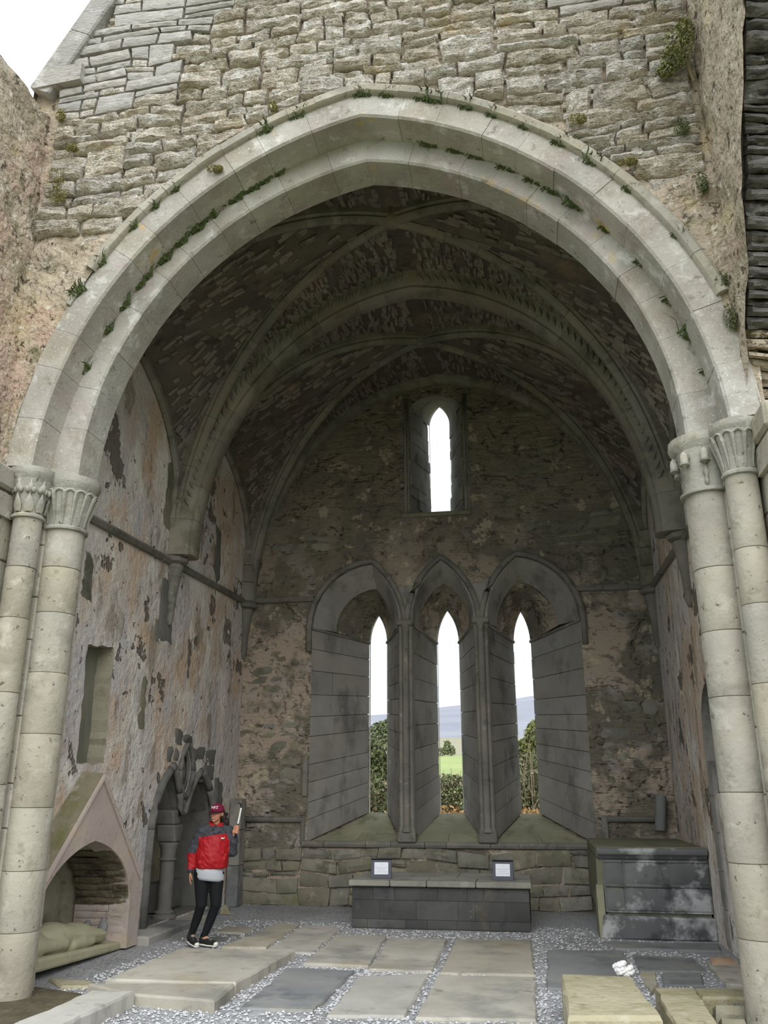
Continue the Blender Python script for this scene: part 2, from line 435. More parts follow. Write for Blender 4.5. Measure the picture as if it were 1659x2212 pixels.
def split(x0, x1, z0, z1, out, hmn=.13, hmx=.3, wmn=.28, wmx=.95, rnd=random):
    w = x1 - x0; h = z1 - z0
    if h > rnd.uniform(hmn * 1.35, hmx * 1.25) and (w < 2.2 or h > .9):
        f = rnd.uniform(.36, .64)
        split(x0, x1, z0, z0 + h * f, out, hmn, hmx, wmn, wmx, rnd); split(x0, x1, z0 + h * f, z1, out, hmn, hmx, wmn, wmx, rnd)
    elif w > rnd.uniform(wmn * 1.5, wmx):
        f = rnd.uniform(.34, .66)
        split(x0, x0 + w * f, z0, z1, out, hmn, hmx, wmn, wmx, rnd); split(x0 + w * f, x1, z0, z1, out, hmn, hmx, wmn, wmx, rnd)
    else:
        out.append((x0, x1, z0, z1))

# ------------------------------------------------------------------ the chancel arch: geometry shared by wall and voussoirs
SPR = 4.92                      # springing
INN = (0.57, 3.64, 4.92)        # inner order: centre offset, radius, centre height
OUT = (0.78, 4.16, 4.72)        # outer order
YW, YI, YK = 7.34, 7.70, 8.12   # wall face, inner order face, back of the arch
def arc_pt(side, o, th, r=None):
    c, rr, zs = o; r = rr if r is None else r
    return V(side * (-c + r * math.cos(th)), 0, zs + r * math.sin(th)), V(side * math.cos(th), 0, math.sin(th))
def th_of_z(o, z, r): return math.asin(max(-1, min(1, (z - o[2]) / r)))
def th_apex(o, r): return math.acos(o[0] / r)
def zlow(x, r):
    c, _, zs = OUT; d = r * r - (abs(x) + c) ** 2
    return max(SPR, zs + math.sqrt(d)) if d > 0 else SPR
def plaster_mask(x, z):
    # 1 where old render still covers the rubble beside the arch haunches
    b = 7.75 + .35 * fb(x * 1.3, 2.0, z * 1.3, 2)
    k = (b - z) / .25
    s_ = (abs(x) - 2.35 - .25 * fb(x * 2, 5.0, z * 2, 2)) / .25
    return max(0.0, min(1.0, k)) * max(0.0, min(1.0, s_))
def ztop(x): return min(12.6, 9.86 + (x + 4.05) / .515)

# wall_front: backing of mortar and render
mb = MB(); NX, NZ = 170, 80
xs = [-4.05 + 7.75 * i / NX for i in range(NX + 1)]
vs_ = []
for x in xs:
    z0 = zlow(x, 4.445); z1 = max(ztop(x), z0 + .2)
    for j in range(NZ + 1):
        z = z0 + (z1 - z0) * j / NZ
        pm = plaster_mask(x, z)
        y = YW + .10 * (1 - pm) - .01 * pm + (.022 + .018 * pm) * fb(x * 2.5, 0, z * 2.5, 5)
        vs_.append((x, y, z))
fs = [(i * (NZ + 1) + j, (i + 1) * (NZ + 1) + j, (i + 1) * (NZ + 1) + j + 1, i * (NZ + 1) + j + 1) for i in range(NX) for j in range(NZ)]
mb.add(vs_, fs)
wall_front = structure(build('wall_front', mb, M['front_plaster'], smooth=True), 'rubble wall above and around the great pointed chancel arch')
# solid core and back of the same wall
mb = MB()
pr = [(x, zlow(x, 4.42) + .02) for x in xs[::4]]
top = [(x, max(ztop(x), 5.2)) for x in xs[::4]]
n_ = len(pr)
f_ = [(p[0], 8.1, p[1]) for p in pr] + [(p[0], 8.1, p[1]) for p in top]
mb.add(f_, [(i, i + 1, n_ + i + 1, n_ + i) for i in range(n_ - 1)])
f_ = [(p[0], 7.42, p[1]) for p in top] + [(p[0], 8.1, p[1]) for p in top]
mb.add(f_, [(i, i + 1, n_ + i + 1, n_ + i) for i in range(n_ - 1)])
for sx, xx in ((-1, -4.05), (1, 3.7)):
    mb.add([(xx, 7.36, 0), (xx, 8.12, 0), (xx, 8.12, 9.9), (xx, 7.36, 9.9)], [(0, 1, 2, 3)])
build('wall_core', mb, M['mortar'], wall_front)

# stones of the gable wall above the arch
rs = random.Random(11)
cells = []
split(-3.72, 3.5, 6.9, 11.7, cells, .13, .34, .32, 1.0, rs)
def warp(x, z):
    return (x + .09 * n3(x * 1.7, 1.0, z * 1.7) + .03 * n3(x * 6, 1.0, z * 6), z + .12 * n3(x * .7, 9.0, z * 1.1) + .06 * n3(x * 2.6, 4.0, z * 2.6))
def keep_out(p):
    # push stone faces outside the hood mould
    sd = 1 if p[0] > 0 else -1
    c, _, zs = OUT
    dx = p[0] * sd + c; dz = p[2] - zs; r = math.hypot(dx, dz); r0 = 4.575
    if r < r0: k = r0 / r; p = V(sd * (dx * k - c), p[1], zs + dz * k)
    return p
stones = []
for (x0, x1, z0, z1) in cells:
    g = rs.uniform(.008, .02)
    cor = [warp(x0 + g, z0 + g), warp(x1 - g, z0 + g), warp(x1 - g, z1 - g), warp(x0 + g, z1 - g)]
    cx = sum(c[0] for c in cor) / 4; cz = sum(c[1] for c in cor) / 4
    ins = sum(1 for c in cor if zlow(c[0], 4.58) > c[1] + .0)
    if zlow(cx, 4.58) > cz - .03 or ins >= 3: continue
    if cz < 6.9: continue
    pm = plaster_mask(cx, cz)
    if pm > .5 and rs.random() < .55: continue
    zt = ztop(cx) - .42 if cx < -1.6 else 20
    if cz > zt: continue
    if min(c[0] for c in cor) < -3.8: continue
    dressed = cx < -2.55 + (cz - 9.3) * .5 and cz > 9.35 or (cx > 2.0 and cz > 9.9)
    stones.append((abs(x1 - x0) * (z1 - z0), cor, dressed, pm))
stones.sort(key=lambda s: -s[0])
extra = MB()
for k, (ar, cor, dr, pm) in enumerate(stones):
    quad = [(c[0], YW + .06, c[1]) for c in cor]
    proud = rs.uniform(.04, .11) - .055 * pm
    p = rough_piece(quad, (0, -1, 0), proud if not dr else .06, .10, .006 if dr else .03, .014 if dr else .035, .032, .006 if dr else rs.choice((.012, .025, .035, .045)), rs.uniform(0, 50), keep_out, 26)
    if k < 290:
        build('stone', p, M['dressed'] if dr else M['rubble'], wall_front, auto=38)
    else:
        extra.add(p.v, p.f)
# small pinning stones wedged into the joints
for k in range(700):
    x = rs.uniform(-3.6, 3.4); z = rs.uniform(7.0, 11.2)
    if zlow(x, 4.68) > z or plaster_mask(x, z) > .5 or z > ztop(x) - .5: continue
    w = rs.uniform(.03, .09); h = rs.uniform(.02, .045)
    p = rough_piece([(x - w, YW + .06, z - h), (x + w, YW + .06, z - h), (x + w * .8, YW + .06, z + h), (x - w * .9, YW + .06, z + h)], (0, -1, 0), rs.uniform(.0, .045), .08, .01, .015, .05, 0, rs.uniform(0, 50), keep_out, 4)
    extra.add(p.v, p.f)
o = build('pinning_stones', extra, M['rubble'], wall_front, auto=38); o['kind'] = 'stuff'

# sloping gable coping on the left, with its foot stone
cd = V(.515, 0, 1.0); cd = cd / np.linalg.norm(cd); cn = V(-cd[2], 0, cd[0])
p0 = V(-4.0, 0, 9.98)
for a, b in ((-.14, .78), (.79, 1.5), (1.51, 2.3), (2.31, 3.0)):
    mb = MB()
    A = p0 + cd * a; B = p0 + cd * b
    fr = [(A + V(0, YW, 0), -cn, V(0, 1, 0)), (B + V(0, YW, 0), -cn, V(0, 1, 0))]
    mb.sweep(fr, [(0.0, -.05), (.27, -.05), (.29, -.03), (.29, .75), (0.0, .75)])
    build('coping_stone', mb, M['dressed'], wall_front)
mb = MB(); mb.prism([(-4.0, 9.8), (-3.4, 9.84), (-3.4, 10.08), (-3.86, 10.08)], lambda p: (p[0], YW - .075, p[1]), lambda p: (p[0], YW + .7, p[1]))
build('coping_stone', mb, M['dressed'], wall_front)

# ------------------------------------------------------------------ chancel arch: hood mould, outer order, inner order
arch = tag(empty('chancel_arch', (0, 7.7, SPR)), 'great pointed stone arch of two orders opening into the vaulted chancel', 'arch')
arch.location = (0, 0, 0)
def voussoirs(o, r, prof, n, z_start, y, name, mat, z_start_l=None, jit=.004, gap=.0016):
    for sd in (-1, 1):
        zs = z_start if sd > 0 or z_start_l is None else z_start_l
        t0 = th_of_z(o, zs, r); t1 = th_apex(o, r)
        cuts = [0.0]
        for i in range(n): cuts.append(cuts[-1] + rs.uniform(.75, 1.25))
        cuts = [t0 + (t1 - t0) * c / cuts[-1] for c in cuts]
        for i in range(n):
            a = cuts[i] + gap / r; b = cuts[i + 1] - gap / r
            if i == n - 1: b = cuts[i + 1]
            dy = rs.uniform(-jit, jit); dr = rs.uniform(-jit, jit)
            frs = []
            for k in range(7):
                th = a + (b - a) * k / 6
                p, nr = arc_pt(sd, o, th, r)
                if i == n - 1 and k == 6:
                    # mitre at the crown
                    nr = V(0, 0, 1.0 / max(.3, math.sin(th)))
                frs.append((p + V(0, y + dy, 0) + nr * dr, nr, V(0, 1, 0)))
            mb = MB(); mb.sweep(frs, prof)
            build(name, mb, mat, arch, auto=35)
B_ = .022
voussoirs(INN, INN[1], [(B_, 0), (.42, 0), (.42, YK - YI), (0.0, YK - YI), (0, B_)], 11, SPR, YI, 'voussoir', M['arch'])
voussoirs(OUT, OUT[1], [(B_, 0), (.30, 0), (.30, .72), (0, .72), (0, B_)], 11, SPR, YW - .01, 'voussoir', M['arch'])
voussoirs(OUT, OUT[1] + .275, [(0, .12), (0.0, -.045), (.02, -.075), (.085, -.085), (.125, -.05), (.125, .12)], 9, 6.15, YW, 'hood_stone', M['pier'], 7.15, .006)
# broken remnant of the hood low on the left
mb = MB(); frs = []
t0 = th_of_z(OUT, 6.75, OUT[1] + .275); t1 = th_of_z(OUT, 7.0, OUT[1] + .275)
for k in range(5):
    p, nr = arc_pt(-1, OUT, t0 + (t1 - t0) * k / 4, OUT[1] + .275); frs.append((p + V(0, YW, 0), nr, V(0, 1, 0)))
mb.sweep(frs, [(0, .1), (0, -.03), (.05, -.05), (.09, .1)]); build('hood_stone', mb, M['pier'], arch)

# ------------------------------------------------------------------ clustered piers
def fluted_cap(t, c, r0, z0, z1, mat, flare=1.45, n=14):
    mb = MB(); H = z1 - z0
    prof = [(r0 * 1.02, -.03), (r0 * 1.16, -.022), (r0 * 1.18, 0), (r0 * 1.08, .02)]
    for k in range(7):
        u = k / 6; prof.append((r0 * (1.02 + (flare - 1.02) * u ** 1.6), .02 + (H - .02) * u))
    mb.lathe(prof, (c[0], c[1], z0), 28)
    cap = build('capital', mb, mat, t, auto=40)
    for i in range(n):
        a = 2 * math.pi * i / n; pts = []
        for k in range(6):
            u = k / 5; rr = r0 * (1.03 + (flare - 1.0) * u ** 1.6) + .004
            pts.append((c[0] + rr * math.cos(a), c[1] + rr * math.sin(a), z0 + .03 + (H - .075) * u))
        m2 = MB(); m2.tube(pts, [.006, .011, .014, .017, .02, .022], 5)
        # scalloped top between two flutes
        sc = []
        for k in range(6):
            aa = a + 2 * math.pi / n * k / 5; rr = r0 * flare + .002
            sc.append((c[0] + rr * math.cos(aa), c[1] + rr * math.sin(aa), z0 + H - .045 + .03 * math.sin(math.pi * k / 5)))
        m2.tube(sc, .012, 5)
        build('flute', m2, mat, cap, auto=40)
def carved_cap(t, c, r0, z0, z1, mat, kind, flare=1.35):
    mb = MB(); H = z1 - z0
    prof = [(r0 * 1.02, -.03), (r0 * 1.2, -.022), (r0 * 1.22, 0), (r0 * 1.06, .022)]
    for k in range(6):
        u = k / 5; prof.append((r0 * (1.02 + (flare - 1.02) * u ** 2), .022 + (H - .022) * u))
    mb.lathe(prof, (c[0], c[1], z0), 24)
    cap = build('capital', mb, mat, t, auto=40)
    for i in range(9):
        a = 2 * math.pi * (i + .5) / 9
        ca, sa = math.cos(a), math.sin(a); ta = (-sa, ca)
        if kind == 'leaf':   # upright pointed leaves below, curled buds above
            m2 = MB(); w = r0 * .38
            row = []
            for k in range(7):
                u = k / 6; ww = w * math.sin(math.pi * min(1, u * .8 + .2)) * (1 - u * .3)
                rr = r0 * (1.05 + .16 * u * u) + .012 + .012 * math.sin(u * 3)
                z = z0 + .03 + .5 * H * u
                for s_ in (-1, 0, 1):
                    q = rr + (.012 if s_ == 0 else -.004)
                    row.append((c[0] + q * ca + ta[0] * ww * s_, c[1] + q * sa + ta[1] * ww * s_, z))
            m2.add(row, [(k * 3 + j, k * 3 + j + 1, k * 3 + 4 + j, k * 3 + 3 + j) for k in range(6) for j in range(2)])
            build('carved_leaf', m2, mat, cap, smooth=True, fixn=False)
            m2 = MB()
            rr = r0 * 1.26
            m2.ball((c[0] + rr * ca, c[1] + rr * sa, z0 + H * .74), (.034, .034, .05), 8, 6)
            m2.ball((c[0] + rr * 1.02 * ca + ta[0] * .03, c[1] + rr * 1.02 * sa + ta[1] * .03, z0 + H * .68), (.026, .026, .034), 8, 5)
            m2.ball((c[0] + rr * 1.02 * ca - ta[0] * .03, c[1] + rr * 1.02 * sa - ta[1] * .03, z0 + H * .68), (.026, .026, .034), 8, 5)
            m2.tube([(c[0] + r0 * 1.1 * ca, c[1] + r0 * 1.1 * sa, z0 + H * .5), (c[0] + rr * ca, c[1] + rr * sa, z0 + H * .7), (c[0] + rr * 1.06 * ca, c[1] + rr * 1.06 * sa, z0 + H * .95)], [.012, .02, .012], 6)
            build('carved_bud', m2, mat, cap, smooth=True)
        else:                # drooping bell flowers
            m2 = MB(); rr = r0 * 1.34; zt = z0 + H * .93
            base = V(c[0] + rr * ca, c[1] + rr * sa, zt)
            prof = [(.012, 0), (.03, -.02), (.038, -.06), (.036, -.1), (.05, -.135), (.03, -.13), (.008, -.15)]
            m2.lathe(prof, base, 9)
            m2.tube([(c[0] + r0 * 1.15 * ca, c[1] + r0 * 1.15 * sa, zt - .1), (c[0] + r0 * 1.3 * ca, c[1] + r0 * 1.3 * sa, zt + .012), tuple(base)], .012, 5)
            build('carved_bell_flower', m2, mat, cap, smooth=True)
            if i % 3 == 0:
                m2 = MB(); rr = r0 * 1.1
                m2.lathe([(.004, -.2), (.022, -.17), (.014, -.12), (.026, -.08), (.012, -.03), (.02, 0)], (c[0] + rr * ca, c[1] + rr * sa, zt - .14), 8)
                build('carved_pendant', m2, mat, cap, smooth=True)
def abacus(t, c, r, z0, z1, mat, a0=0, a1=2 * math.pi):
    mb = MB(); h = z1 - z0
    mb.lathe([(r * .86, 0), (r * .9, .1 * h), (r, .45 * h), (r * 1.02, .6 * h), (r * 1.0, .95 * h), (r * .95, h)], (c[0], c[1], z0), 24, a0, a1)
    build('abacus', mb, mat, t, auto=40)
def drums(t, c, r, z0, z1, mat, hs, name='drum', base=True):
    z = z0; k = 0
    while z < z1 - .05:
        h = hs[k % len(hs)] * rs.uniform(.9, 1.1); k += 1
        zz = min(z1, z + h)
        if z1 - zz < .18: zz = z1
        mb = MB(); dx = rs.uniform(-.004, .004); rr = r * rs.uniform(.99, 1.01)
        mb.lathe([(rr - .008, .0012), (rr - .002, .004), (rr, .01), (rr, (zz - z) * .5), (rr, zz - z - .01), (rr - .002, zz - z - .004), (rr - .008, zz - z - .0012)], (c[0] + dx, c[1], z), 30)
        build(name, mb, mat, t, auto=40)
        z = zz
def course_blocks(t, x0, x1, y0, y1, z0, z1, mat, hs, name='pier_block'):
    z = z0; k = 0
    while z < z1 - .05:
        h = hs[k % len(hs)] * rs.uniform(.85, 1.15); k += 1
        zz = min(z1, z + h)
        if z1 - zz < .15: zz = z1
        mb = MB(); j = rs.uniform(-.004, .004)
        mb.cbox((x0 + j, y0 + j, z + .002), (x1 + j, y1, zz - .002), .012)
        build(name, mb, mat, t)
        z = zz
for sd, nm, lab in ((-1, 'left', 'clustered stone pier carrying the left foot of the chancel arch'), (1, 'right', 'clustered stone pier carrying the right foot of the chancel arch')):
    t = tag(empty('clustered_pier', (0, 0, 0)), lab, 'pier')
    X = lambda a, b: (min(sd * a, sd * b), max(sd * a, sd * b))
    # stepped core in courses
    for (xa, xb, ya, yb, hs) in ((3.62, 4.1, YW, 8.1, (.42, .6, .5)), (3.33, 3.64, 7.66, 8.1, (.55, .75, .4)), (3.14, 3.36, 7.98, 8.14, (.6, .7))):
        xl, xr = X(xa, xb); course_blocks(t, xl, xr, ya, yb, 0, SPR - .02, M['pier'], hs)
    drums(t, (sd * 3.235, 7.86), .205, 0, 4.36, M['pier'], (.62, .55, .5, .72))
    drums(t, (sd * 3.46, 7.53), .14, 0, 4.42, M['pier'], (.7, .52, .6, .8))
    if sd < 0:
        fluted_cap(t, (sd * 3.235, 7.86), .205, 4.36, 4.76, M['capital'], 1.42, 16)
        carved_cap(t, (sd * 3.46, 7.53), .14, 4.42, 4.80, M['capital'], 'leaf', 1.4)
    else:
        carved_cap(t, (sd * 3.235, 7.86), .205, 4.38, 4.78, M['capital'], 'bell', 1.28)
        fluted_cap(t, (sd * 3.46, 7.53), .14, 4.44, 4.82, M['capital'], 1.5, 13)
    abacus(t, (sd * 3.245, 7.88), .315, 4.76, SPR, M['capital'])
    abacus(t, (sd * 3.48, 7.55), .235, 4.80, SPR + .01, M['capital'])
    # outer shafts of the crossing respond, with their chunky impost
    drums(t, (sd * 3.72, 7.32), .105, 0, 4.36, M['pier'], (.8, .6, .7), 'shaft_drum')
    xl, xr = X(3.66, 4.4); course_blocks(t, xl, xr, 7.08, 7.33, 0, 4.36, M['pier'], (.6, .5, .75))
    mb = MB(); xl, xr = X(3.58, 4.5)
    pts = [(6.98, 4.62), (7.08, 4.38), (7.45, 4.38), (7.45, 4.62)]
    mb.prism(pts, lambda p: (xl, p[0], p[1]), lambda p: (xr, p[0], p[1])); build('impost_block', mb, M['pier'], t)
    mb = MB(); mb.cbox((xl - .02, 6.94, 4.66), (xr + .02, 7.46, 4.9), .03); build('impost_block', mb, M['pier'], t)

# ------------------------------------------------------------------ crossing walls towards the camera
def curve_z(y):  # broken edge where the transept arch springs: y as a function of z
    return y
def cross_wall(sd, name, label):
    x0 = 3.56 if sd > 0 else -3.66
    mb = MB(); NZ_, NY_ = 60, 44
    vs_ = []
    for j in range(NZ_ + 1):
        z = 4.92 + (12.4 if sd > 0 else 9.5) * j / NZ_ - (4.92 * j / NZ_)
        ye = 7.48 - (z - 4.95) * .55 + .035 * fb(2.0, 5.0, z * 3, 3)
        if sd < 0: ye = min(ye, 6.6) if z > 5.6 else 7.0
        ye = min(ye, 7.44)
        for i in range(NY_ + 1):
            y = 7.5 + (ye - 7.5) * i / NY_
            lean = .045 * (z - 5) if sd < 0 else -.0 * (z - 5)
            x = x0 + (-lean if sd < 0 else lean) - sd * .045 * fb(y * 2.2, sd * 3.0, z * 2.2, 5)
            vs_.append((x, y, z))
    fs = [(j * (NY_ + 1) + i, j * (NY_ + 1) + i + 1, (j + 1) * (NY_ + 1) + i + 1, (j + 1) * (NY_ + 1) + i) for j in range(NZ_) for i in range(NY_)]
    mb.add(vs_, fs)
    # top and outer side
    if sd < 0:
        a = len(mb.v)
        mb.add([(-3.9, 8.3, 9.52), (-3.9, 5.0, 9.52), (-4.9, 5.0, 9.6), (-4.9, 8.3, 9.6), (-3.7, 5.0, 5.2), (-3.66, 7.0, 4.9)], [(0, 1, 2, 3)])
    o = structure(build(name, mb, M['front_plaster'], smooth=True), label)
    return o
wl = cross_wall(-1, 'wall_crossing_left', 'weathered rendered crossing wall at the left edge')
wr = cross_wall(1, 'wall_crossing_right', 'tall rendered crossing wall at the right edge')
# rough stones along the top of the left wall
for k in range(7):
    y = 5.6 + k * .3
    p = rough_piece([(-3.88, y, 9.33), (-3.88, y + .29, 9.33), (-3.95, y + .29, 9.55), (-3.95, y, 9.55)][::-1], (1, 0, .25), .05, .8, .02, .03, .08, .01, k * 3.0)
    build('stone', p, M['rubble'], wl, auto=38)
# dark broken slabs on the end of the right wall (the springing of the transept arch)
cells = []
split(3.6, 4.85, 4.95, 9.8, cells, .09, .2, .3, .8, rs)
for k, (x0, x1, z0, z1) in enumerate(cells):
    q = []
    for (x, z) in ((x0 + .005, z0 + .004), (x1 - .005, z0 + .004), (x1 - .005, z1 - .004), (x0 + .005, z1 - .004)):
        zz = z + .05 * n3(x * 2, 3.0, z * 2) - .12 * (x - 3.6)
        xx = x + (.03 * n3(1.0, 2.0, z * 5) if x > 3.62 else .02 * n3(4.0, 2.0, z * 4))
        q.append((xx, 7.6 - (zz - 4.95) * .55, zz))
    p = rough_piece(q, (0, -.8, -.5), rs.uniform(.0, .07), .4, .04, .03, .035, rs.choice((.02, .04, .05)), k * 1.7, None, 16)
    build('stone', p, M['front_plaster'] if z1 < 5.8 and x0 < 3.7 else M['broken_dark'], wr, auto=38)
mb = MB()
mb.add([(3.58, 7.75, 4.9), (4.9, 7.75, 4.9), (4.9, 3.7, 12.3), (3.58, 3.7, 12.3)], [(0, 1, 2, 3)])
build('rubble_core', mb, M['broken_dark'], wr)

# ------------------------------------------------------------------ chancel shell
XL, XR, YB = -3.61, 3.63, 14.8
def sheet(name, outer, holes, fn, mat, parent=None):
    bm = bmesh.new(); ed = []
    for lp in [outer] + holes:
        vv = [bm.verts.new(fn(p)) for p in lp]
        ed += [bm.edges.new((vv[i], vv[(i + 1) % len(vv)])) for i in range(len(vv))]
    bmesh.ops.triangle_fill(bm, use_beauty=True, use_dissolve=False, edges=ed)
    me = bpy.data.meshes.new(name); bm.to_mesh(me); bm.free()
    return link(name, me, mat, parent)
def ragged(poly, step=.06, amp=.02, seed=0.0):
    out = []
    for i in range(len(poly)):
        a = poly[i]; b = poly[(i + 1) % len(poly)]
        L_ = math.hypot(b[0] - a[0], b[1] - a[1]); n = max(1, int(L_ / step))
        nx, ny = (b[1] - a[1]) / L_, -(b[0] - a[0]) / L_
        for k in range(n):
            u = k / n; x = a[0] + (b[0] - a[0]) * u; y = a[1] + (b[1] - a[1]) * u
            d = amp * fb(x * 5 + seed, y * 5, seed, 3) * (1 if k else .4)
            out.append((x + nx * d, y + ny * d))
    return out
def recess(name, poly, fn_in, fn_out, mat, parent, back_mat=None):
    mb = MB(); n = len(poly)
    mb.add([fn_out(p) for p in poly] + [fn_in(p) for p in poly], [(i, (i + 1) % n, n + (i + 1) % n, n + i) for i in range(n)])
    build(name, mb, mat, parent)
    mb = MB(); mb.add([fn_in(p) for p in poly], [tuple(range(n))]); build(name + '_back', mb, back_mat or mat, parent)
def pointed(xa, xb, zs, za, n=10, xm=None):
    # points of a pointed arch outline from (xa, zs) over the apex to (xb, zs)
    xm = (xa + xb) / 2 if xm is None else xm
    out = []
    for (x0, x1, rev) in ((xa, xm, False), (xb, xm, True)):
        s = abs(x1 - x0); h = za - zs; c = (h * h - s * s) / (2 * s); r = s + c
        pts = []
        if h < s:
            tm = R(76)
            for k in range(n + 1):
                t_ = tm * k / n
                pts.append((x0 + (x1 - x0) * (1 - math.cos(t_)) / (1 - math.cos(tm)), zs + h * math.sin(t_) / math.sin(tm)))
        else:
            tm = math.acos(max(-1, min(1, (r - s) / r)))
            for k in range(n + 1):
                th = tm * k / n
                pts.append((x0 + (1 if x1 > x0 else -1) * r * (1 - math.cos(th)), zs + r * math.sin(th)))
        out.append(pts)
    return out[0] + out[1][::-1][1:]

# ---- left wall: recess, tomb niche and sedilia cut into it
rec = ragged([(9.3, 2.07), (9.95, 2.09), (9.9, 3.48), (9.27, 3.42)], .07, .035, 3.0)
niche = [(8.32, 0.0)] + pointed(8.32, 10.55, .5, 1.24, 12, 9.45) + [(10.55, 0.0)]
sed_l = pointed(11.40, 12.42, 1.15, 2.10, 10, 12.02); sed_r = pointed(12.46, 13.72, 1.15, 2.08, 10, 13.06)
sed = [(11.40, .1)] + sed_l[:-4] + [(12.40, 1.5), (12.46, 1.5)] + sed_r[4:] + [(13.72, .1)]
ves = [(12.45 + .19 * math.cos(a) * (1 - .25 * abs(math.sin(a))), 2.07 + .31 * math.sin(a)) for a in [2 * math.pi * k / 16 for k in range(16)]]
outerL = [(8.0, -.05), (15.0, -.05), (15.0, 9.9), (8.0, 9.9)]
niche_h = [(p[0], max(p[1], .0)) for p in niche]
wall_left = structure(sheet('wall_left', outerL, [rec, niche_h, sed, ves], lambda p: (XL, p[0], p[1]), M['plaster']), 'left chancel wall with peeling lilac and pink plaster')
recess('wall_recess', rec, lambda p: (XL - .22, p[0], p[1]), lambda p: (XL, p[0], p[1]), M['tomb_inside'], wall_left, material('grey_blocked_window', ((110, 110, 100), (128, 126, 112), 1.2, (1, 1, .4)), [((92, 94, 80), 2, .52, .66, .7, (1, 1, .3))], [(18, .4, .015)]))
# patches of bare stone breaking through the plaster
for k, (y, z, w, h) in enumerate([(10.85, 2.9, .13, .36), (11.35, 4.25, .3, .5), (11.15, 5.9, .2, .55), (13.9, 4.4, .25, .25), (13.2, 5.6, .2, .5), (8.75, 4.35, .14, .2), (11.1, 3.9, .12, .18), (12.3, 3.6, .1, .2), (9.1, 4.2, .16, .3)]):
    p = rough_piece([(XL, y + w, z - h), (XL, y - w, z - h), (XL, y - w * .8, z + h), (XL, y + w * .7, z + h)], (1, 0, 0), .012, .06, .02, .02, .08, .006, k * 4.0, None, 8)
    build('bare_stone', p, M['sedilia'] if k % 3 == 1 else M['base_rubble'], wall_left, auto=38)
# ---- right wall
niche_r = [(10.6, 1.75)] + pointed(10.6, 11.75, 2.4, 3.05, 8) + [(11.75, 1.75)]
wall_right = structure(sheet('wall_right', [(8.0, -.05), (15.0, -.05), (15.0, 9.9), (8.0, 9.9)], [niche_r], lambda p: (XR, p[0], p[1]), M['plaster']), 'right chancel wall with pinkish pitted plaster')
recess('wall_niche', niche_r, lambda p: (XR + .35, p[0], p[1]), lambda p: (XR, p[0], p[1]), M['jamb'], wall_right)
for k in range(5):   # bare ashlar strip low on the right wall
    p = rough_piece([(XR, 11.35, .05 + k * .42), (XR, 11.62, .05 + k * .42), (XR, 11.62, .45 + k * .42), (XR, 11.35, .45 + k * .42)], (-1, 0, 0), .03, .06, .004, .012, .12, 0, k)
    build('jamb_stone', p, M['jamb'], wall_right, auto=38)

# ---- east wall with three splayed lancets and a single lancet above
YS = 15.85
def outline(win, lev):
    """lev 0 wall face, 1 crease, 2 slit; returns list of (x, y, z): left jamb up, arch, right jamb down"""
    x0, x1, zb, zs, za, xm = win[lev][:6]; y = (YB, YB + .34, YS)[lev]
    NJ = 9
    pts = [(x0, zb + (zs - zb) * k / NJ) for k in range(NJ)]
    zs2 = win[lev][6] if len(win[lev]) > 6 else zs
    a = pointed(x0, xm + (xm - x0), zs, za, 8)[:9]
    b = pointed(xm - (x1 - xm), x1, zs, za, 8)[8:]
    pts += a + b[1:] + [(x1, zs + (zb - zs) * k / NJ) for k in range(1, NJ + 1)]
    return [(p[0], y, p[1]) for p in pts]
WIN = {
    1: ((-2.34, -.72, .98, 4.58, 5.72, -1.25), (-2.0, -.90, 1.12, 4.56, 5.36, -1.22), (-1.49, -1.16, 1.42, 4.46, 5.0, -1.33)),
    2: ((-.56, .60, .98, 4.62, 5.74, 0.0), (-.48, .52, 1.12, 4.58, 5.42, 0.01), (-.205, .20, 1.42, 4.42, 5.05, -.01)),
    3: ((.76, 2.38, .98, 4.58, 5.74, 1.34), (.92, 2.02, 1.12, 4.56, 5.40, 1.38), (1.215, 1.515, 1.42, 4.40, 4.98, 1.365)),
    4: ((-.53, .43, 6.66, 8.75, 9.04, -.05), (-.44, .34, 6.68, 8.8, 9.12, -.05), (-.285, .13, 6.7, 8.86, 9.32, -.075)),
}
holesB = [[(p[0], p[2]) for p in outline(WIN[k], 0)] for k in WIN]
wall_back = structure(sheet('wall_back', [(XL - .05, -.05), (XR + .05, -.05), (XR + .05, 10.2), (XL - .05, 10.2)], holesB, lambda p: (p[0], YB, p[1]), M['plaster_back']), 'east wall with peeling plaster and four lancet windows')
WL = {1: 'left lancet with deep stone splay, a bush behind it', 2: 'middle lancet with deep stone splay, green field behind it', 3: 'right lancet with deep stone splay, an ivy-clad tree behind it', 4: 'single narrow lancet high in the east wall'}
wins = {}
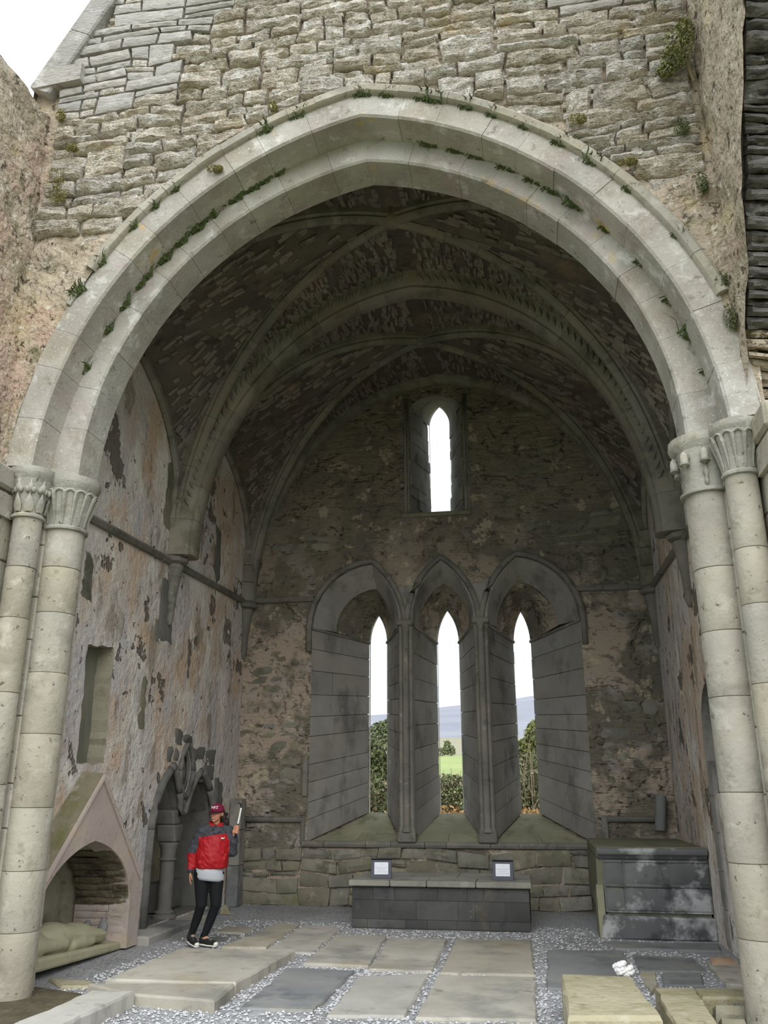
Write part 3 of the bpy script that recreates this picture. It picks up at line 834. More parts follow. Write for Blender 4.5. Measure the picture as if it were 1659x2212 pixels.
for k in WIN:
    A, Bq, Cq = (outline(WIN[k], i) for i in range(3))
    n = len(A); NJ = 9
    w = structure(empty('window_%d' % k), WL[k]); wins[k] = w
    # sill: two sloping mossy courses
    for (lo, hi, nm) in ((A, Bq, 'sill_stone'), (Bq, Cq, 'sill_stone')):
        m_ = 2 if k < 4 and lo is A else 1
        for s_ in range(m_):
            a0 = s_ / m_; a1 = (s_ + 1) / m_
            L0 = V(*lo[0]); R0 = V(*lo[-1]); L1 = V(*hi[0]); R1 = V(*hi[-1])
            q = [L0 + (R0 - L0) * a0 + V(.004, 0, 0), L0 + (R0 - L0) * a1 - V(.004, 0, 0), L1 + (R1 - L1) * a1 - V(.004, 0, 0), L1 + (R1 - L1) * a0 + V(.004, 0, 0)]
            nv_ = np.cross(q[1] - q[0], q[3] - q[0])
            build(nm, rough_piece(q, nv_, .0, .1, .004, .006, .12, 0, k), M['sill'], w, auto=38)
    # jamb ashlars: courses of one or two stones on each splayed side
    for side in (0, 1):
        zc = 0.0; kk = 0
        idx = 0 if side == 0 else -1
        lowA, lowC = V(*A[idx]), V(*Cq[idx])
        topA = V(*A[NJ if side == 0 else n - 1 - NJ]); topC = V(*Cq[NJ if side == 0 else n - 1 - NJ])
        while zc < 1:
            h = rs.uniform(.07, .135) if k < 4 else rs.uniform(.08, .16)
            z1 = min(1, zc + h)
            if 1 - z1 < .05: z1 = 1
            cuts = [0, rs.uniform(.3, .7), 1] if rs.random() < .75 else [0, 1]
            for c0, c1 in zip(cuts[:-1], cuts[1:]):
                def P(u, t): return (lowA + (lowC - lowA) * u) * (1 - t) + (topA + (topC - topA) * u) * t
                e = .003
                q = [P(c0 + e, zc + e * .5), P(c1 - e, zc + e * .5), P(c1 - e, z1 - e * .5), P(c0 + e, z1 - e * .5)]
                nv_ = np.cross(q[1] - q[0], q[3] - q[0])
                if (nv_[0] < 0) == (side == 0): nv_ = -nv_
                pr_ = rs.uniform(-.004, .006)
                if k == 4: pr_ = rs.uniform(-.02, .035)
                build('jamb_stone', rough_piece(q, nv_, pr_, .08, .003 if k < 4 else .012, .008, .16, 0, kk * 2.2 + k, None, 8), M['jamb'], w, auto=38)
            zc = z1; kk += 1
    # arch ring of voussoirs (face to crease)
    ia = list(range(NJ, n - NJ))
    for j in range(0, len(ia) - 1, 2):
        i0, i1 = ia[j], ia[min(j + 2, len(ia) - 1)]
        q = [V(*A[i0]), V(*A[i1]), V(*Bq[i1]), V(*Bq[i0])]
        im = ia[j + 1] if j + 1 < len(ia) else i1
        mb = MB(); rows = []
        for i in (i0, im, i1):
            for (p, d) in ((V(*A[i]), -.01), (V(*Bq[i]), .0)): rows.append(p + V(0, d, 0))
        mb.add(rows, [(0, 1, 3, 2), (2, 3, 5, 4)])
        o = build('voussoir', mb, M['jamb'], w); o.modifiers.new('thick', 'SOLIDIFY').thickness = .03
    # plastered head of the splay
    mb = MB(); rows = []
    for i in ia: rows += [Bq[i], Cq[i]]
    mb.add(rows, [(2 * j, 2 * j + 1, 2 * j + 3, 2 * j + 2) for j in range(len(ia) - 1)])
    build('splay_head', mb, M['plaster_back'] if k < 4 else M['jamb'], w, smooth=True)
    # thin outer frame of the slit, with real thickness
    mb = MB(); rows = []
    for i in range(n):
        p = V(*Cq[i]); rows += [p, p + V(0, .12, 0)]
    mb.add(rows, [(2 * j, 2 * j + 1, 2 * j + 3, 2 * j + 2) for j in range(n - 1)] + [(0, 2 * n - 2, 2 * n - 1, 1)])
    build('slit_reveal', mb, M['arch'], w)
    # masonry behind the facing stones, so the wall is solid
    mb = MB(); rows = []; cxm = WIN[k][2][5]
    for i in range(n):
        for p in (A[i], Cq[i]):
            sgn = -1 if i < n / 2 else 1
            rows.append((p[0] + sgn * .035, p[1] + .005, p[2] + (.03 if NJ < i < n - NJ else 0)))
    mb.add(rows, [(2 * j, 2 * j + 1, 2 * j + 3, 2 * j + 2) for j in range(n - 1)] + [(0, 2 * n - 2, 2 * n - 1, 1)])
    mb.v[0] = (A[0][0] - .05, A[0][1], A[0][2] - .02); mb.v[1] = (Cq[0][0] - .05, Cq[0][1], Cq[0][2] - .03); mb.v[2 * n - 2] = (A[-1][0] + .05, A[-1][1], A[-1][2] - .02); mb.v[2 * n - 1] = (Cq[-1][0] + .05, Cq[-1][1], Cq[-1][2] - .03)
    build('splay_core', mb, M['mortar'], w)
    # impost string inside each lancet
    if k < 4:
        for side in (0, 1):
            a = V(*A[NJ if side == 0 else n - 1 - NJ]); c = V(*Cq[NJ if side == 0 else n - 1 - NJ])
            mb = MB(); mb.tube([a + V(0, -.02, 0), (a + c) / 2, c], .03, 6); build('impost_string', mb, M['string'], w, smooth=True)
        # hood mould
        hood = [(p[0], p[2]) for p in A[NJ - 1 if k == 1 else NJ:n - NJ + (1 if k == 3 else 0)]]
        xm = WIN[k][0][5]
        hp = []
        for (x, z) in hood:
            d = V(x - xm, z - 4.6); d = d / (np.linalg.norm(d) + 1e-6)
            hp.append((x + d[0] * .06, YB - .03, z + d[1] * .06))
        for j in range(0, len(hp) - 1, 3):
            seg = hp[j:j + 4]
            if len(seg) < 2: continue
            mb = MB(); mb.tube(seg, .055, 6); build('hood_stone', mb, M['string'], w, smooth=True)
# roll mouldings beside the upper lancet
for x in (-.62, .50):
    mb = MB(); mb.tube([(x, YB - .01, 6.66), (x, YB - .01, 9.0)], .03, 6); mb.tube([(x + .05, YB - .0, 6.66), (x + .05, YB - .0, 9.0)], .018, 6)
    build('roll_moulding', mb, M['jamb'], wins[4], smooth=True)
mb = MB(); mb.cbox((-.72, YB - .05, 6.58), (.58, YB + .3, 6.66), .015); build('sill_stone', mb, M['sill'], wins[4])
# exterior mass of the east wall between and around the slits is closed by the splays; clustered shafts stand between the lancets
for xc, lb in ((-.64, 'dark clustered stone shaft between the left and middle lancets'), (.68, 'dark clustered stone shaft between the middle and right lancets')):
    t = tag(empty('window_shaft'), lb, 'shaft')
    mb = MB(); mb.cbox((xc - .15, YB - .12, .99), (xc + .15, YB + .12, 1.15), .015); build('plinth', mb, M['string'], t)
    for dx, rr, yy in ((-.085, .042, -.03), (0, .06, -.07), (.085, .042, -.03)):
        mb = MB(); mb.lathe([(rr * 1.5, 0), (rr * 1.5, .02), (rr * 1.05, .06), (rr, .08), (rr, 3.34), (rr * 1.15, 3.36), (rr * 1.5, 3.46)], (xc + dx, YB + yy, 1.15), 14); build('shaft', mb, M['string'], t, auto=40)
    mb = MB(); mb.cbox((xc - .13, YB - .02, 1.15), (xc + .13, YB + .12, 5.3), .01); build('shaft_backing', mb, M['jamb'], t)
    mb = MB(); mb.cbox((xc - .15, YB - .14, 4.56), (xc + .15, YB + .1, 4.66), .02); build('capital', mb, M['string'], t)

# sill string in separate stones, side strings and rubble at the wall foot
x = -2.42
while x < 2.3:
    l = rs.uniform(.3, .75); x1 = min(2.32, x + l)
    mb = MB(); mb.tube([(x + .004, YB - .03, .95), (x1 - .004, YB - .03, .95)], [.055, .055], 8); mb.cbox((x + .004, YB - .06, .93), (x1 - .004, YB + .03, .99), .01)
    build('sill_string_stone', mb, M['string'], wall_back, auto=40); x = x1
for (a, b, z) in ((-3.45, -2.42, 1.33), (2.56, 3.42, 1.36)):
    mb = MB(); mb.tube([(a, YB - .02, z), (b, YB - .02, z)], .05, 8); build('string_stone', mb, M['string'], wall_back, smooth=True)
mb = MB(); mb.cbox((-2.46, YB - .04, .95), (-2.38, YB + .02, 1.36), .015); build('string_stone', mb, M['string'], wall_back)
mb = MB(); mb.cbox((2.48, YB - .05, 1.06), (2.58, YB + .02, 1.42), .015); build('string_stone', mb, M['string'], wall_back)
mb = MB(); mb.tube([(3.36, YB - .12, 1.2), (3.42, YB - .1, 1.72)], .085, 10); build('shaft_fragment', mb, M['slab_dark'], wall_back, auto=40)
for (a, b, z0, z1) in ((-2.45, -2.36, 1.7, 2.35),):
    mb = MB(); mb.cbox((a, YB - .03, z0), (b, YB + .02, z1), .012); build('string_stone', mb, M['string'], wall_back)
cells = []
split(-3.55, 2.25, 0, .9, cells, .16, .34, .3, .75, rs)
for (x0, x1, z0, z1) in cells:
    g = .012
    cor = [warp(x0 + g, z0 + g), warp(x1 - g, z0 + g), warp(x1 - g, z1 - g), warp(x0 + g, z1 - g)]
    p = rough_piece([(c[0], YB - .0, max(0, c[1])) for c in cor], (0, -1, 0), rs.uniform(.03, .09), .08, .012, .03, .08, rs.choice((0, .01)), rs.uniform(0, 40), None, 10)
    build('stone', p, M['base_rubble'], wall_back, auto=38)
# bare rubble showing through the plaster higher on the east wall
cells = []
split(.9, 3.2, 5.95, 8.6, cells, .15, .3, .3, .8, rs)
split(-3.2, -1.0, 5.95, 7.6, cells, .15, .3, .3, .8, rs)
split(2.5, 3.55, 1.5, 3.2, cells, .18, .34, .3, .6, rs)
split(-3.5, -2.45, 1.5, 4.9, cells, .18, .34, .3, .6, rs)
for (x0, x1, z0, z1) in cells:
    cx, cz = (x0 + x1) / 2, (z0 + z1) / 2
    if fb(cx * .9, 7.0, cz * .9, 2) < .12: continue
    if abs(cx) < .75 and cz > 6.4: continue
    cor = [warp(x0 + .015, z0 + .015), warp(x1 - .015, z0 + .015), warp(x1 - .015, z1 - .015), warp(x0 + .015, z1 - .015)]
    p = rough_piece([(c[0], YB, c[1]) for c in cor], (0, -1, 0), rs.uniform(.0, .03), .06, .014, .03, .09, .006, rs.uniform(0, 40), None, 8)
    build('stone', p, M['base_rubble'], wall_back, auto=38)

# ------------------------------------------------------------------ string courses on the side walls
for sd, xx, nm in ((-1, XL, 'trim_1'), (1, XR, 'trim_2')):
    tr = structure(empty(nm), 'moulded string course along the %s chancel wall' % ('left' if sd < 0 else 'right'))
    y = 8.15
    while y < 14.7:
        y1 = min(14.75, y + rs.uniform(.55, .9))
        z0 = 4.86 + (y - 8.15) * .034; z1 = 4.86 + (y1 - 8.15) * .034
        prof = [(-.02, -.06), (.05, -.045), (.085, .0), (.06, .04), (-.02, .06)]
        fr = [(V(xx, yy, zz), V(-sd, 0, 0), V(0, 0, 1)) for yy, zz in ((y + .003, z0), (y1 - .003, z1))]
        mb = MB(); mb.sweep(fr, prof); build('string_stone', mb, M['string'], tr, auto=40); y = y1
tr = structure(empty('trim_3'), 'moulded string course on the east wall beside the lancet arches')
for (a, b) in ((XL, -2.32), (2.34, XR)):
    x = a
    while x < b - .05:
        x1 = min(b, x + rs.uniform(.4, .7))
        fr = [(V(xx, YB, 5.12), V(0, -1, 0), V(0, 0, 1)) for xx in (x + .003, x1 - .003)]
        mb = MB(); mb.sweep(fr, [(-.02, -.06), (.05, -.045), (.085, .0), (.06, .04), (-.02, .06)]); build('string_stone', mb, M['string'], tr, auto=40); x = x1

# ------------------------------------------------------------------ ribbed vault in two bays
ceiling = structure(empty('ceiling'), 'dark ribbed stone vault in two bays over the chancel')
def rib_curve(A, B, n=25, r=1.04, lift=0.0):
    A = V(*A); B = V(*B); rise = math.sqrt(2 * r - 1); pm = math.acos(1 - 1 / r); out = []
    for i in range(n):
        p = pm * i / (n - 1); u = r * (1 - math.cos(p)); w_ = r * math.sin(p) / rise
        out.append(A + (B - A) * V(u, u, w_))
    return out
def rib_pieces(curve, prof, n, name, mat, parent, up=None, mitre=False):
    k = len(curve)
    frs = []
    for i, p in enumerate(curve):
        t_ = curve[min(i + 1, k - 1)] - curve[max(i - 1, 0)]; t_ /= np.linalg.norm(t_)
        h = V(t_[0], t_[1], 0)
        side = up if up is not None else np.cross(t_, V(0, 0, 1)); side = side / np.linalg.norm(side)
        nrm = np.cross(side, t_); nrm /= np.linalg.norm(nrm)
        if nrm[2] > 0 or (abs(nrm[2]) < .05 and nrm[0] * p[0] > 0): nrm = -nrm      # points into the room
        if mitre and i == k - 1: nrm = V(0, 0, -1)
        frs.append((p, nrm, side))
    cuts = [round(i * (k - 1) / n) for i in range(n + 1)]
    for a, b in zip(cuts[:-1], cuts[1:]):
        seg = [f for f in frs[a:b + 1]]
        if len(seg) < 2: continue
        # open a narrow joint
        o0, a0, b0 = seg[0]; o1 = seg[1][0]; d = (o1 - o0) / np.linalg.norm(o1 - o0)
        seg = [(o0 + d * .004, a0, b0)] + seg[1:]
        mb = MB(); mb.sweep(seg, prof); build(name, mb, mat, parent, auto=50)
RP = [(a * 1.2, b * 1.3) for a, b in [(-.10, -.085), (.06, -.085), (.075, -.05), (.10, -.062), (.135, -.045), (.15, 0), (.135, .045), (.10, .062), (.075, .05), (.06, .085), (-.10, .085)]]
ZR = 9.42; ZSP = 5.05
YF0, YM, YE = 8.12, 11.42, 14.78
B1, B2 = (-.05, 9.82, ZR - .02), (-.06, 13.12, ZR - .05)
curves = {}
for sd in (-1, 1):
    xw = XL + .03 if sd < 0 else XR - .03
    curves['T0', sd] = rib_curve((xw, YF0, ZSP), (0, YF0, ZR + .06), r=1.1)
    curves['T1', sd] = rib_curve((xw, YM, ZSP), (0, YM, ZR + .03), r=1.08)
    curves['T2', sd] = rib_curve((xw, YE, ZSP), (0, YE, ZR - .02), r=1.06)
    curves['D1f', sd] = rib_curve((xw, YF0 + .06, ZSP), B1); curves['D1m', sd] = rib_curve((xw, YM - .06, ZSP), B1)
    curves['D2m', sd] = rib_curve((xw, YM + .06, ZSP), B2); curves['D2e', sd] = rib_curve((xw, YE - .06, ZSP), B2)
    # wall ribs: stilted narrow pointed arches
    for nm, ya, yb in (('W1', YF0 + .06, YM - .06), ('W2', YM + .06, YE - .06)):
        ym = (ya + yb) / 2
        for e, y0 in (('a', ya), ('b', yb)):
            arcp = rib_curve((xw, y0, 5.75), (xw, ym, 7.55), 20, 1.5)
            curves[nm + e, sd] = [V(xw, y0, ZSP + (5.75 - ZSP) * q / 5) for q in range(5)] + arcp
def web(A, B, name, nst, seed):
    k = min(len(A), len(B)); mb = MB(); S = 8; vs_ = []
    for i in range(k):
        for j in range(S + 1):
            p = A[i] + (B[i] - A[i]) * j / S
            vs_.append(p + V(0, 0, .02 * fb(p[0] * 3, p[1] * 3, p[2] * 3, 2)))
    mb.add(vs_, [(i * (S + 1) + j, i * (S + 1) + j + 1, (i + 1) * (S + 1) + j + 1, (i + 1) * (S + 1) + j) for i in range(k - 1) for j in range(S)])
    w_ = build(name, mb, M['vault_plaster'], ceiling, smooth=True)
    # thin slabs laid on edge, standing proud of the render
    m2 = MB()
    for q in range(nst):
        i = rs.uniform(4.5, k - 1.6); j = rs.uniform(.06, .94); i0 = int(i); f = i - i0
        a = A[i0] * (1 - f) + A[i0 + 1] * f; b = B[i0] * (1 - f) + B[i0 + 1] * f
        wd = np.linalg.norm(b - a)
        if wd < .3: continue
        p = a + (b - a) * j; lon = (b - a) / wd
        tt = (A[i0 + 1] * (1 - j) + B[i0 + 1] * j) - (A[i0] * (1 - j) + B[i0] * j); tt /= np.linalg.norm(tt)
        nn = np.cross(lon, tt); nn /= np.linalg.norm(nn)
        if nn[2] > 0: nn = -nn
        an = rs.gauss(0, .14); l2 = lon * math.cos(an) + tt * math.sin(an); t2 = np.cross(nn, l2)
        hl = min(rs.uniform(.05, .14), wd * min(j, 1 - j)); hw = rs.uniform(.016, .045); pr_ = rs.uniform(.01, .055)
        c8 = []
        for (u, v, d) in ((-1, -1, -.06), (1, -.8, -.06), (.9, 1, -.06), (-1, .9, -.06), (-.9, -.8, pr_), (.88, -.7, pr_ * rs.uniform(.5, 1)), (.85, .85, pr_), (-.92, .8, pr_ * rs.uniform(.5, 1))):
            c8.append(p + l2 * u * hl + t2 * v * hw + nn * d)
        m2.add(c8, [(0, 3, 2, 1), (4, 5, 6, 7), (0, 1, 5, 4), (1, 2, 6, 5), (2, 3, 7, 6), (3, 0, 4, 7)])
    s_ = build('web_slabs', m2, M['web'], ceiling); s_['kind'] = 'stuff'
for sd in (-1, 1):
    web(curves['T0', sd], curves['D1f', sd], 'vault_web', 300, 1); web(curves['D1m', sd], curves['T1', sd], 'vault_web', 430, 2)
    web(curves['T1', sd], curves['D2m', sd], 'vault_web', 430, 3); web(curves['D2e', sd], curves['T2', sd], 'vault_web', 380, 4)
    for d, w_ in (('D1f', 'W1a'), ('D1m', 'W1b'), ('D2m', 'W2a'), ('D2e', 'W2b')):
        web(curves[w_, sd], curves[d, sd], 'vault_web', 260, 5)
    for d in ('D1f', 'D1m', 'D2m', 'D2e'):
        rib_pieces(curves[d, sd], RP, 9, 'rib_stone', M['rib'], ceiling)
    for w_ in ('W1a', 'W1b', 'W2a', 'W2b'):
        rib_pieces(curves[w_, sd], [(-.02, -.06), (.06, -.06), (.1, 0), (.06, .06), (-.02, .06)], 7, 'rib_stone', M['rib'], ceiling, V(1, 0, 0) * sd if False else None)
    rib_pieces(curves['T2', sd], [(-.05, -.14), (.1, -.14), (.14, -.1), (.14, .05), (-.05, .05)], 9, 'rib_stone', M['rib'], ceiling, V(0, 1, 0), True)
    # broad transverse arch between the bays
    rib_pieces(curves['T1', sd], [(-.15, -.2), (.22, -.2), (.26, -.16), (.30, -.17), (.33, -.12), (.33, .12), (.26, .2), (-.15, .2)], 11, 'rib_stone', M['rib'], ceiling, V(0, 1, 0), True)
    # carved herringbone leaves along the front of that arch
    cv = curves['T1', sd]; nL = 40
    for q in range(nL):
        f = 3.0 + (len(cv) - 4.2) * q / nL; i0 = int(f); f -= i0
        p = cv[i0] * (1 - f) + cv[i0 + 1] * f; t_ = cv[i0 + 1] - cv[i0]; t_ /= np.linalg.norm(t_)
        nr = np.cross(V(0, 1, 0), t_)
        if nr[2] > 0: nr = -nr
        for row, (off, an) in enumerate(((.02, .7), (.15, -.7))):
            l2 = t_ * math.cos(an) + nr * math.sin(an); w2 = np.cross(V(0, 1, 0), l2)
            c = p + nr * off + V(0, -.2, 0)
            hl, hw = .09, .032
            pts = [c - l2 * hl, c + w2 * hw - l2 * .02, c + l2 * hl, c - w2 * hw - l2 * .02, c + V(0, -.05, 0) - l2 * .03, c + V(0, -.045, 0) + l2 * .05]
            mb = MB(); mb.add(pts, [(0, 1, 4), (1, 5, 4), (1, 2, 5), (2, 3, 5), (3, 4, 5), (3, 0, 4)])
            build('carved_leaf', mb, M['rib'], ceiling)
# bosses
for b in (B1, B2):
    mb = MB(); mb.lathe([(.05, -.19), (.1, -.18), (.13, -.14), (.14, -.08), (.12, -.02), (.1, .05)], b, 12); build('boss', mb, M['rib'], ceiling, auto=40)
# springers on tapering corbels
for sd in (-1, 1):
    xw = XL if sd < 0 else XR
    for yy, lab in ((YM, 'mid'), (YE - .1, 'corner')):
        t = tag(empty('wall_corbel'), 'tapering stone corbel carrying the vault ribs %s' % ({(-1, 'mid'): 'halfway along the left wall', (1, 'mid'): 'halfway along the right wall', (-1, 'corner'): 'in the far left corner', (1, 'corner'): 'in the far right corner'}[sd, lab]), 'corbel')
        mb = MB()
        mb.lathe([(.02, -.95), (.05, -.88), (.075, -.5), (.12, -.2), (.15, -.08), (.13, -.06)], (xw - sd * .03, yy, 5.0), 12); build('corbel_tail', mb, M['string'], t, auto=40)
        mb = MB(); mb.lathe([(.13, -.06), (.2, -.03), (.22, .02), (.18, .07)], (xw - sd * .03, yy, 5.0), 8); build('corbel_cap', mb, M['string'], t, auto=40)
        z = 5.07
        for h in (.35, .32, .3):
            mb = MB(); mb.lathe([(.19, .003), (.2, .01), (.2, h - .01), (.19, h - .003)], (xw - sd * .02, yy, z), 10); build('springer_stone', mb, M['rib'], t, auto=40); z += h
# corner shaft low at the far left
t = tag(empty('corner_shaft'), 'broken grey wall shaft standing in the far left corner', 'shaft')
z = 0.0
for h in (.62, .55, .5):
    mb = MB(); mb.cbox((XL + .02, YB - .38, z + .003), (XL + .22, YB - .12, z + h - .003), .012); build('shaft_block', mb, M['slab_dark'] if z < .6 else M['jamb'], t); z += h

# ------------------------------------------------------------------ gabled wall tomb on the left
M['niche_rubble'] = material('dark_niche_rubble', ((92, 86, 68), (118, 110, 90), 3), [((62, 58, 48), 4, .5, .62, .8, (1, 1, 3)), ((150, 142, 122), 7, .6, .68, .6)], [(14, .8, .03)], vary=.15)
M['gable_moss'] = material('mossy_gable_coping', ((128, 120, 100), (150, 142, 122), 2), [((112, 112, 72), 1.8, .46, .6, .85), ((170, 160, 148), 4, .58, .68, .7)], [(16, .6, .03)])
tomb = tag(empty('gabled_wall_tomb'), 'gabled pink-plastered wall tomb with an arched niche on the left', 'tomb')
GX = -3.35
nic = pointed(8.36, 10.42, .5, 1.25, 12, 9.42)
front = [(8.30, 0.0), (8.30, .72), (9.45, 1.92), (10.62, .80), (10.70, .55), (10.70, 0.0)]
gab = [(8.28, .78), (9.45, 1.92), (10.62, .80), (10.70, .6), (10.70, 0.02), (10.42, 0.02)] + nic[::-1] + [(8.36, .02), (8.28, .02)]
mb = MB()
me_ = sheet('gable_front', gab, [], lambda p: (GX, p[0], p[1]), M['tomb_plaster'], tomb)
o = me_; sm = o.modifiers.new('thick', 'SOLIDIFY'); sm.thickness = .26; sm.offset = -1 if False else 0.0
# the solidify is centred, so shift the sheet back by half its thickness
o.location.x = -.13
# raised edge mouldings and mossy top slopes
for (a, b) in (((8.26, .74), (9.45, 1.93)), ((9.45, 1.93), (10.64, .78))):
    mb = MB(); fr = [(V(GX + .0, p[0], p[1]), V(1, 0, 0), V(0, 0, 1)) for p in (a, b)]
    mb.sweep(fr, [(-.03, -.05), (.025, -.045), (.035, -.02), (.03, .02), (-.03, .03)])
    build('gable_moulding', mb, M['tomb_plaster'], tomb)
    mb = MB(); fr = [(V(GX, p[0], p[1] + .01), V(-1, 0, 0), V(0, 0, 1)) for p in (a, b)]
    mb.sweep(fr, [(0, 0), (.27, .02), (.27, .05), (0.0, .03)])
    build('gable_coping', mb, M['gable_moss'] if a[0] < 9 else M['tomb_plaster'], tomb)
# niche interior
mb = MB()
ring = [(8.32, 0.0)] + pointed(8.32, 10.55, .5, 1.24, 12, 9.45) + [(10.55, 0.0)]
NB = 5; rows = []
for k in range(NB + 1):
    u = k / NB; X_ = XL - .62 * u
    for p in ring:
        cy = 9.45; s_ = 1 - .1 * u * u
        rows.append((X_, cy + (p[0] - cy) * s_, p[1] * (1 - .08 * u * u)))
n = len(ring)
mb.add(rows, [(k * n + i, k * n + i + 1, (k + 1) * n + i + 1, (k + 1) * n + i) for k in range(NB) for i in range(n - 1)] + [tuple(NB * n + i for i in range(n))])
build('niche_lining', mb, M['tomb_inside'], tomb, smooth=False)
# exposed rubble and old plaster on the right inner side
def nic_y(z):
    if z <= .5: return 10.42
    for q0, q1 in zip(nic[:-1], nic[1:]):
        if q0[0] > 9.42 and min(q0[1], q1[1]) <= z <= max(q0[1], q1[1]):
            f = (z - q0[1]) / ((q1[1] - q0[1]) or 1e-6); return q0[0] + (q1[0] - q0[0]) * f
    return 9.6
for k in range(13):
    z0 = .10 + .078 * k; z1 = z0 + .072
    for (xa, xb) in ((-3.37, -3.37 - rs.uniform(.15, .3)), (-3.68, -4.05)):
        if xa < -3.5: xa = prev_x - .008
        prev_x = xb
        low = z0 < .48
        y0, y1 = nic_y(z0), nic_y(min(z1, 1.2))
        p = rough_piece([(xa, y0, z0), (xb, y0 - .01, z0), (xb, y1 - .01, z1), (xa, y1, z1)], (0, -1, -.1), rs.uniform(.0, .008) if low else rs.uniform(.005, .04), .1, .006 if low else .016, .012, .05, 0 if low else .012, k * 2.0 + xa)
        build('stone', p, M['tomb_plaster'] if low else M['niche_rubble'], tomb, auto=38)
# effigy slab and the effigy resting on it
sl = tag(empty('effigy_slab'), 'tilted greenish stone slab under the carved effigy', 'slab')
mb = MB()
P8 = [(-4.1, 8.2, .02), (-3.38, 8.2, .10), (-3.42, 10.5, .0), (-4.1, 10.6, .0), (-4.1, 8.2, .22), (-3.38, 8.2, .23), (-3.42, 10.5, .085), (-4.1, 10.6, .12)]
mb.add(P8, [(0, 3, 2, 1), (4, 5, 6, 7), (0, 1, 5, 4), (1, 2, 6, 5), (2, 3, 7, 6), (3, 0, 4, 7)])
o = build('slab_body', mb, M['effigy'], sl); bv = o.modifiers.new('bevel', 'BEVEL'); bv.width = .025; bv.segments = 2
def remeshed(name, mb, mat, parent, vox=.01, smooth_it=6):
    me = mb.mesh(name + '_raw', False)
    ob = bpy.data.objects.new(name, me); COL.objects.link(ob)
    r = ob.modifiers.new('r', 'REMESH'); r.mode = 'VOXEL'; r.voxel_size = vox; r.use_smooth_shade = True
    s_ = ob.modifiers.new('s', 'SMOOTH'); s_.factor = .5; s_.iterations = smooth_it
    dg = bpy.context.evaluated_depsgraph_get()
    me2 = bpy.data.meshes.new_from_object(ob.evaluated_get(dg))
    ob.modifiers.clear(); ob.data = me2; bpy.data.meshes.remove(me)
    me2.materials.clear()
    for m in (mat if isinstance(mat, (list, tuple)) else [mat]): me2.materials.append(m)
    me2.polygons.foreach_set('use_smooth', [True] * len(me2.polygons))
    if parent is not None: ob.parent = parent
    return ob
def capsule(mb, a, b, ra, rb, n=10):
    a = V(*a); b = V(*b); mb.tube([a, a + (b - a) * .33, a + (b - a) * .67, b], [ra, ra + (rb - ra) * .33, ra + (rb - ra) * .67, rb], n)
    mb.ball(a, ra, n, 6); mb.ball(b, rb, n, 6)
mb = MB()
zt = lambda y: .23 + (y - 8.2) * -.06
for (y, x, z, r) in ((8.35, -3.74, .13, (.13, .15, .12)),):
    mb.ball((x, y, zt(y) + z), r, 12, 8)
mb.ball((-3.7, 8.75, zt(8.75) + .07), (.25, .32, .17)); mb.ball((-3.69, 9.2, zt(9.2) + .08), (.23, .42, .2)); mb.ball((-3.67, 9.65, zt(9.6) + .06), (.22, .48, .18))
capsule(mb, (-3.60, 9.3, zt(9.3) + .13), (-3.55, 10.1, zt(10.1) + .08), .12, .08); capsule(mb, (-3.84, 9.3, zt(9.3) + .14), (-3.86, 10.1, zt(10.1) + .12), .12, .09)
capsule(mb, (-3.52, 8.7, zt(8.7) + .08), (-3.5, 9.25, zt(9.25) + .07), .075, .06); capsule(mb, (-3.5, 9.25, zt(9.25) + .07), (-3.66, 9.05, zt(9) + .2), .06, .05)
for k in range(6):   # robe folds
    xx = -3.5 - .07 * k
    capsule(mb, (xx, 9.3, zt(9.3) + .15), (xx + .02, 10.12, zt(10.1) + .10), .022, .03, 6)
capsule(mb, (-3.52, 9.45, zt(9.45) + .04), (-3.5, 9.85, zt(9.85) + .05), .07, .05)
eff = remeshed('stone_effigy', mb, M['effigy'], None, .016, 4)
tag(eff, 'weathered carved effigy of a robed figure lying in the niche', 'effigy')
mb = MB(); capsule(mb, (-3.6, 10.18, zt(10.2) + .03), (-3.58, 10.3, zt(10.2) + .16), .05, .04); capsule(mb, (-3.8, 10.2, zt(10.2) + .03), (-3.8, 10.3, zt(10.2) + .18), .05, .04); capsule(mb, (-3.66, 10.26, zt(10.2) + .02), (-3.6, 10.3, zt(10.2) + .22), .035, .035)
f_ = remeshed('effigy_feet', mb, M['slab_dark'], eff, .012, 3)

# ------------------------------------------------------------------ double sedilia
sd_ = tag(empty('sedilia'), 'double-arched grey stone sedilia with a pointed oval opening between its arches', 'sedilia')
def ring_tube(pts, r, name, mat, par, step=4):
    for j in range(0, len(pts) - 1, step):
        seg = pts[j:j + step + 1]
        if len(seg) < 2: continue
        mb = MB(); mb.tube(seg, r, 7); build(name, mb, mat, par, smooth=True)
SX = XL + .015
ring_tube([(SX, 11.36, .1), (SX, 11.36, .5), (SX, 11.36, .85)] + [(SX, p[0] - .03, p[1] + .02) for p in sed_l[:11]], .065, 'arch_stone', M['sedilia'], sd_, 4)
ring_tube([(SX, p[0], p[1]) for p in sed_l[10:-3]] + [(SX, 12.40, 1.5)], .05, 'arch_stone', M['sedilia'], sd_, 4)
ring_tube([(SX, 12.46, 1.5)] + [(SX, p[0], p[1]) for p in sed_r[3:11]], .05, 'arch_stone', M['sedilia'], sd_, 4)
ring_tube([(SX, p[0], p[1]) for p in sed_r[10:]] + [(SX, 13.74, .6), (SX, 13.74, .1)], .06, 'arch_stone', M['sedilia'], sd_, 4)
vr = [(SX + .01, 12.45 + .25 * math.cos(a) * (1 - .25 * abs(math.sin(a))), 2.07 + .37 * math.sin(a)) for a in [2 * math.pi * k / 20 + math.pi / 2 for k in range(21)]]
ring_tube(vr, .042, 'oculus_stone', M['sedilia'], sd_, 5)
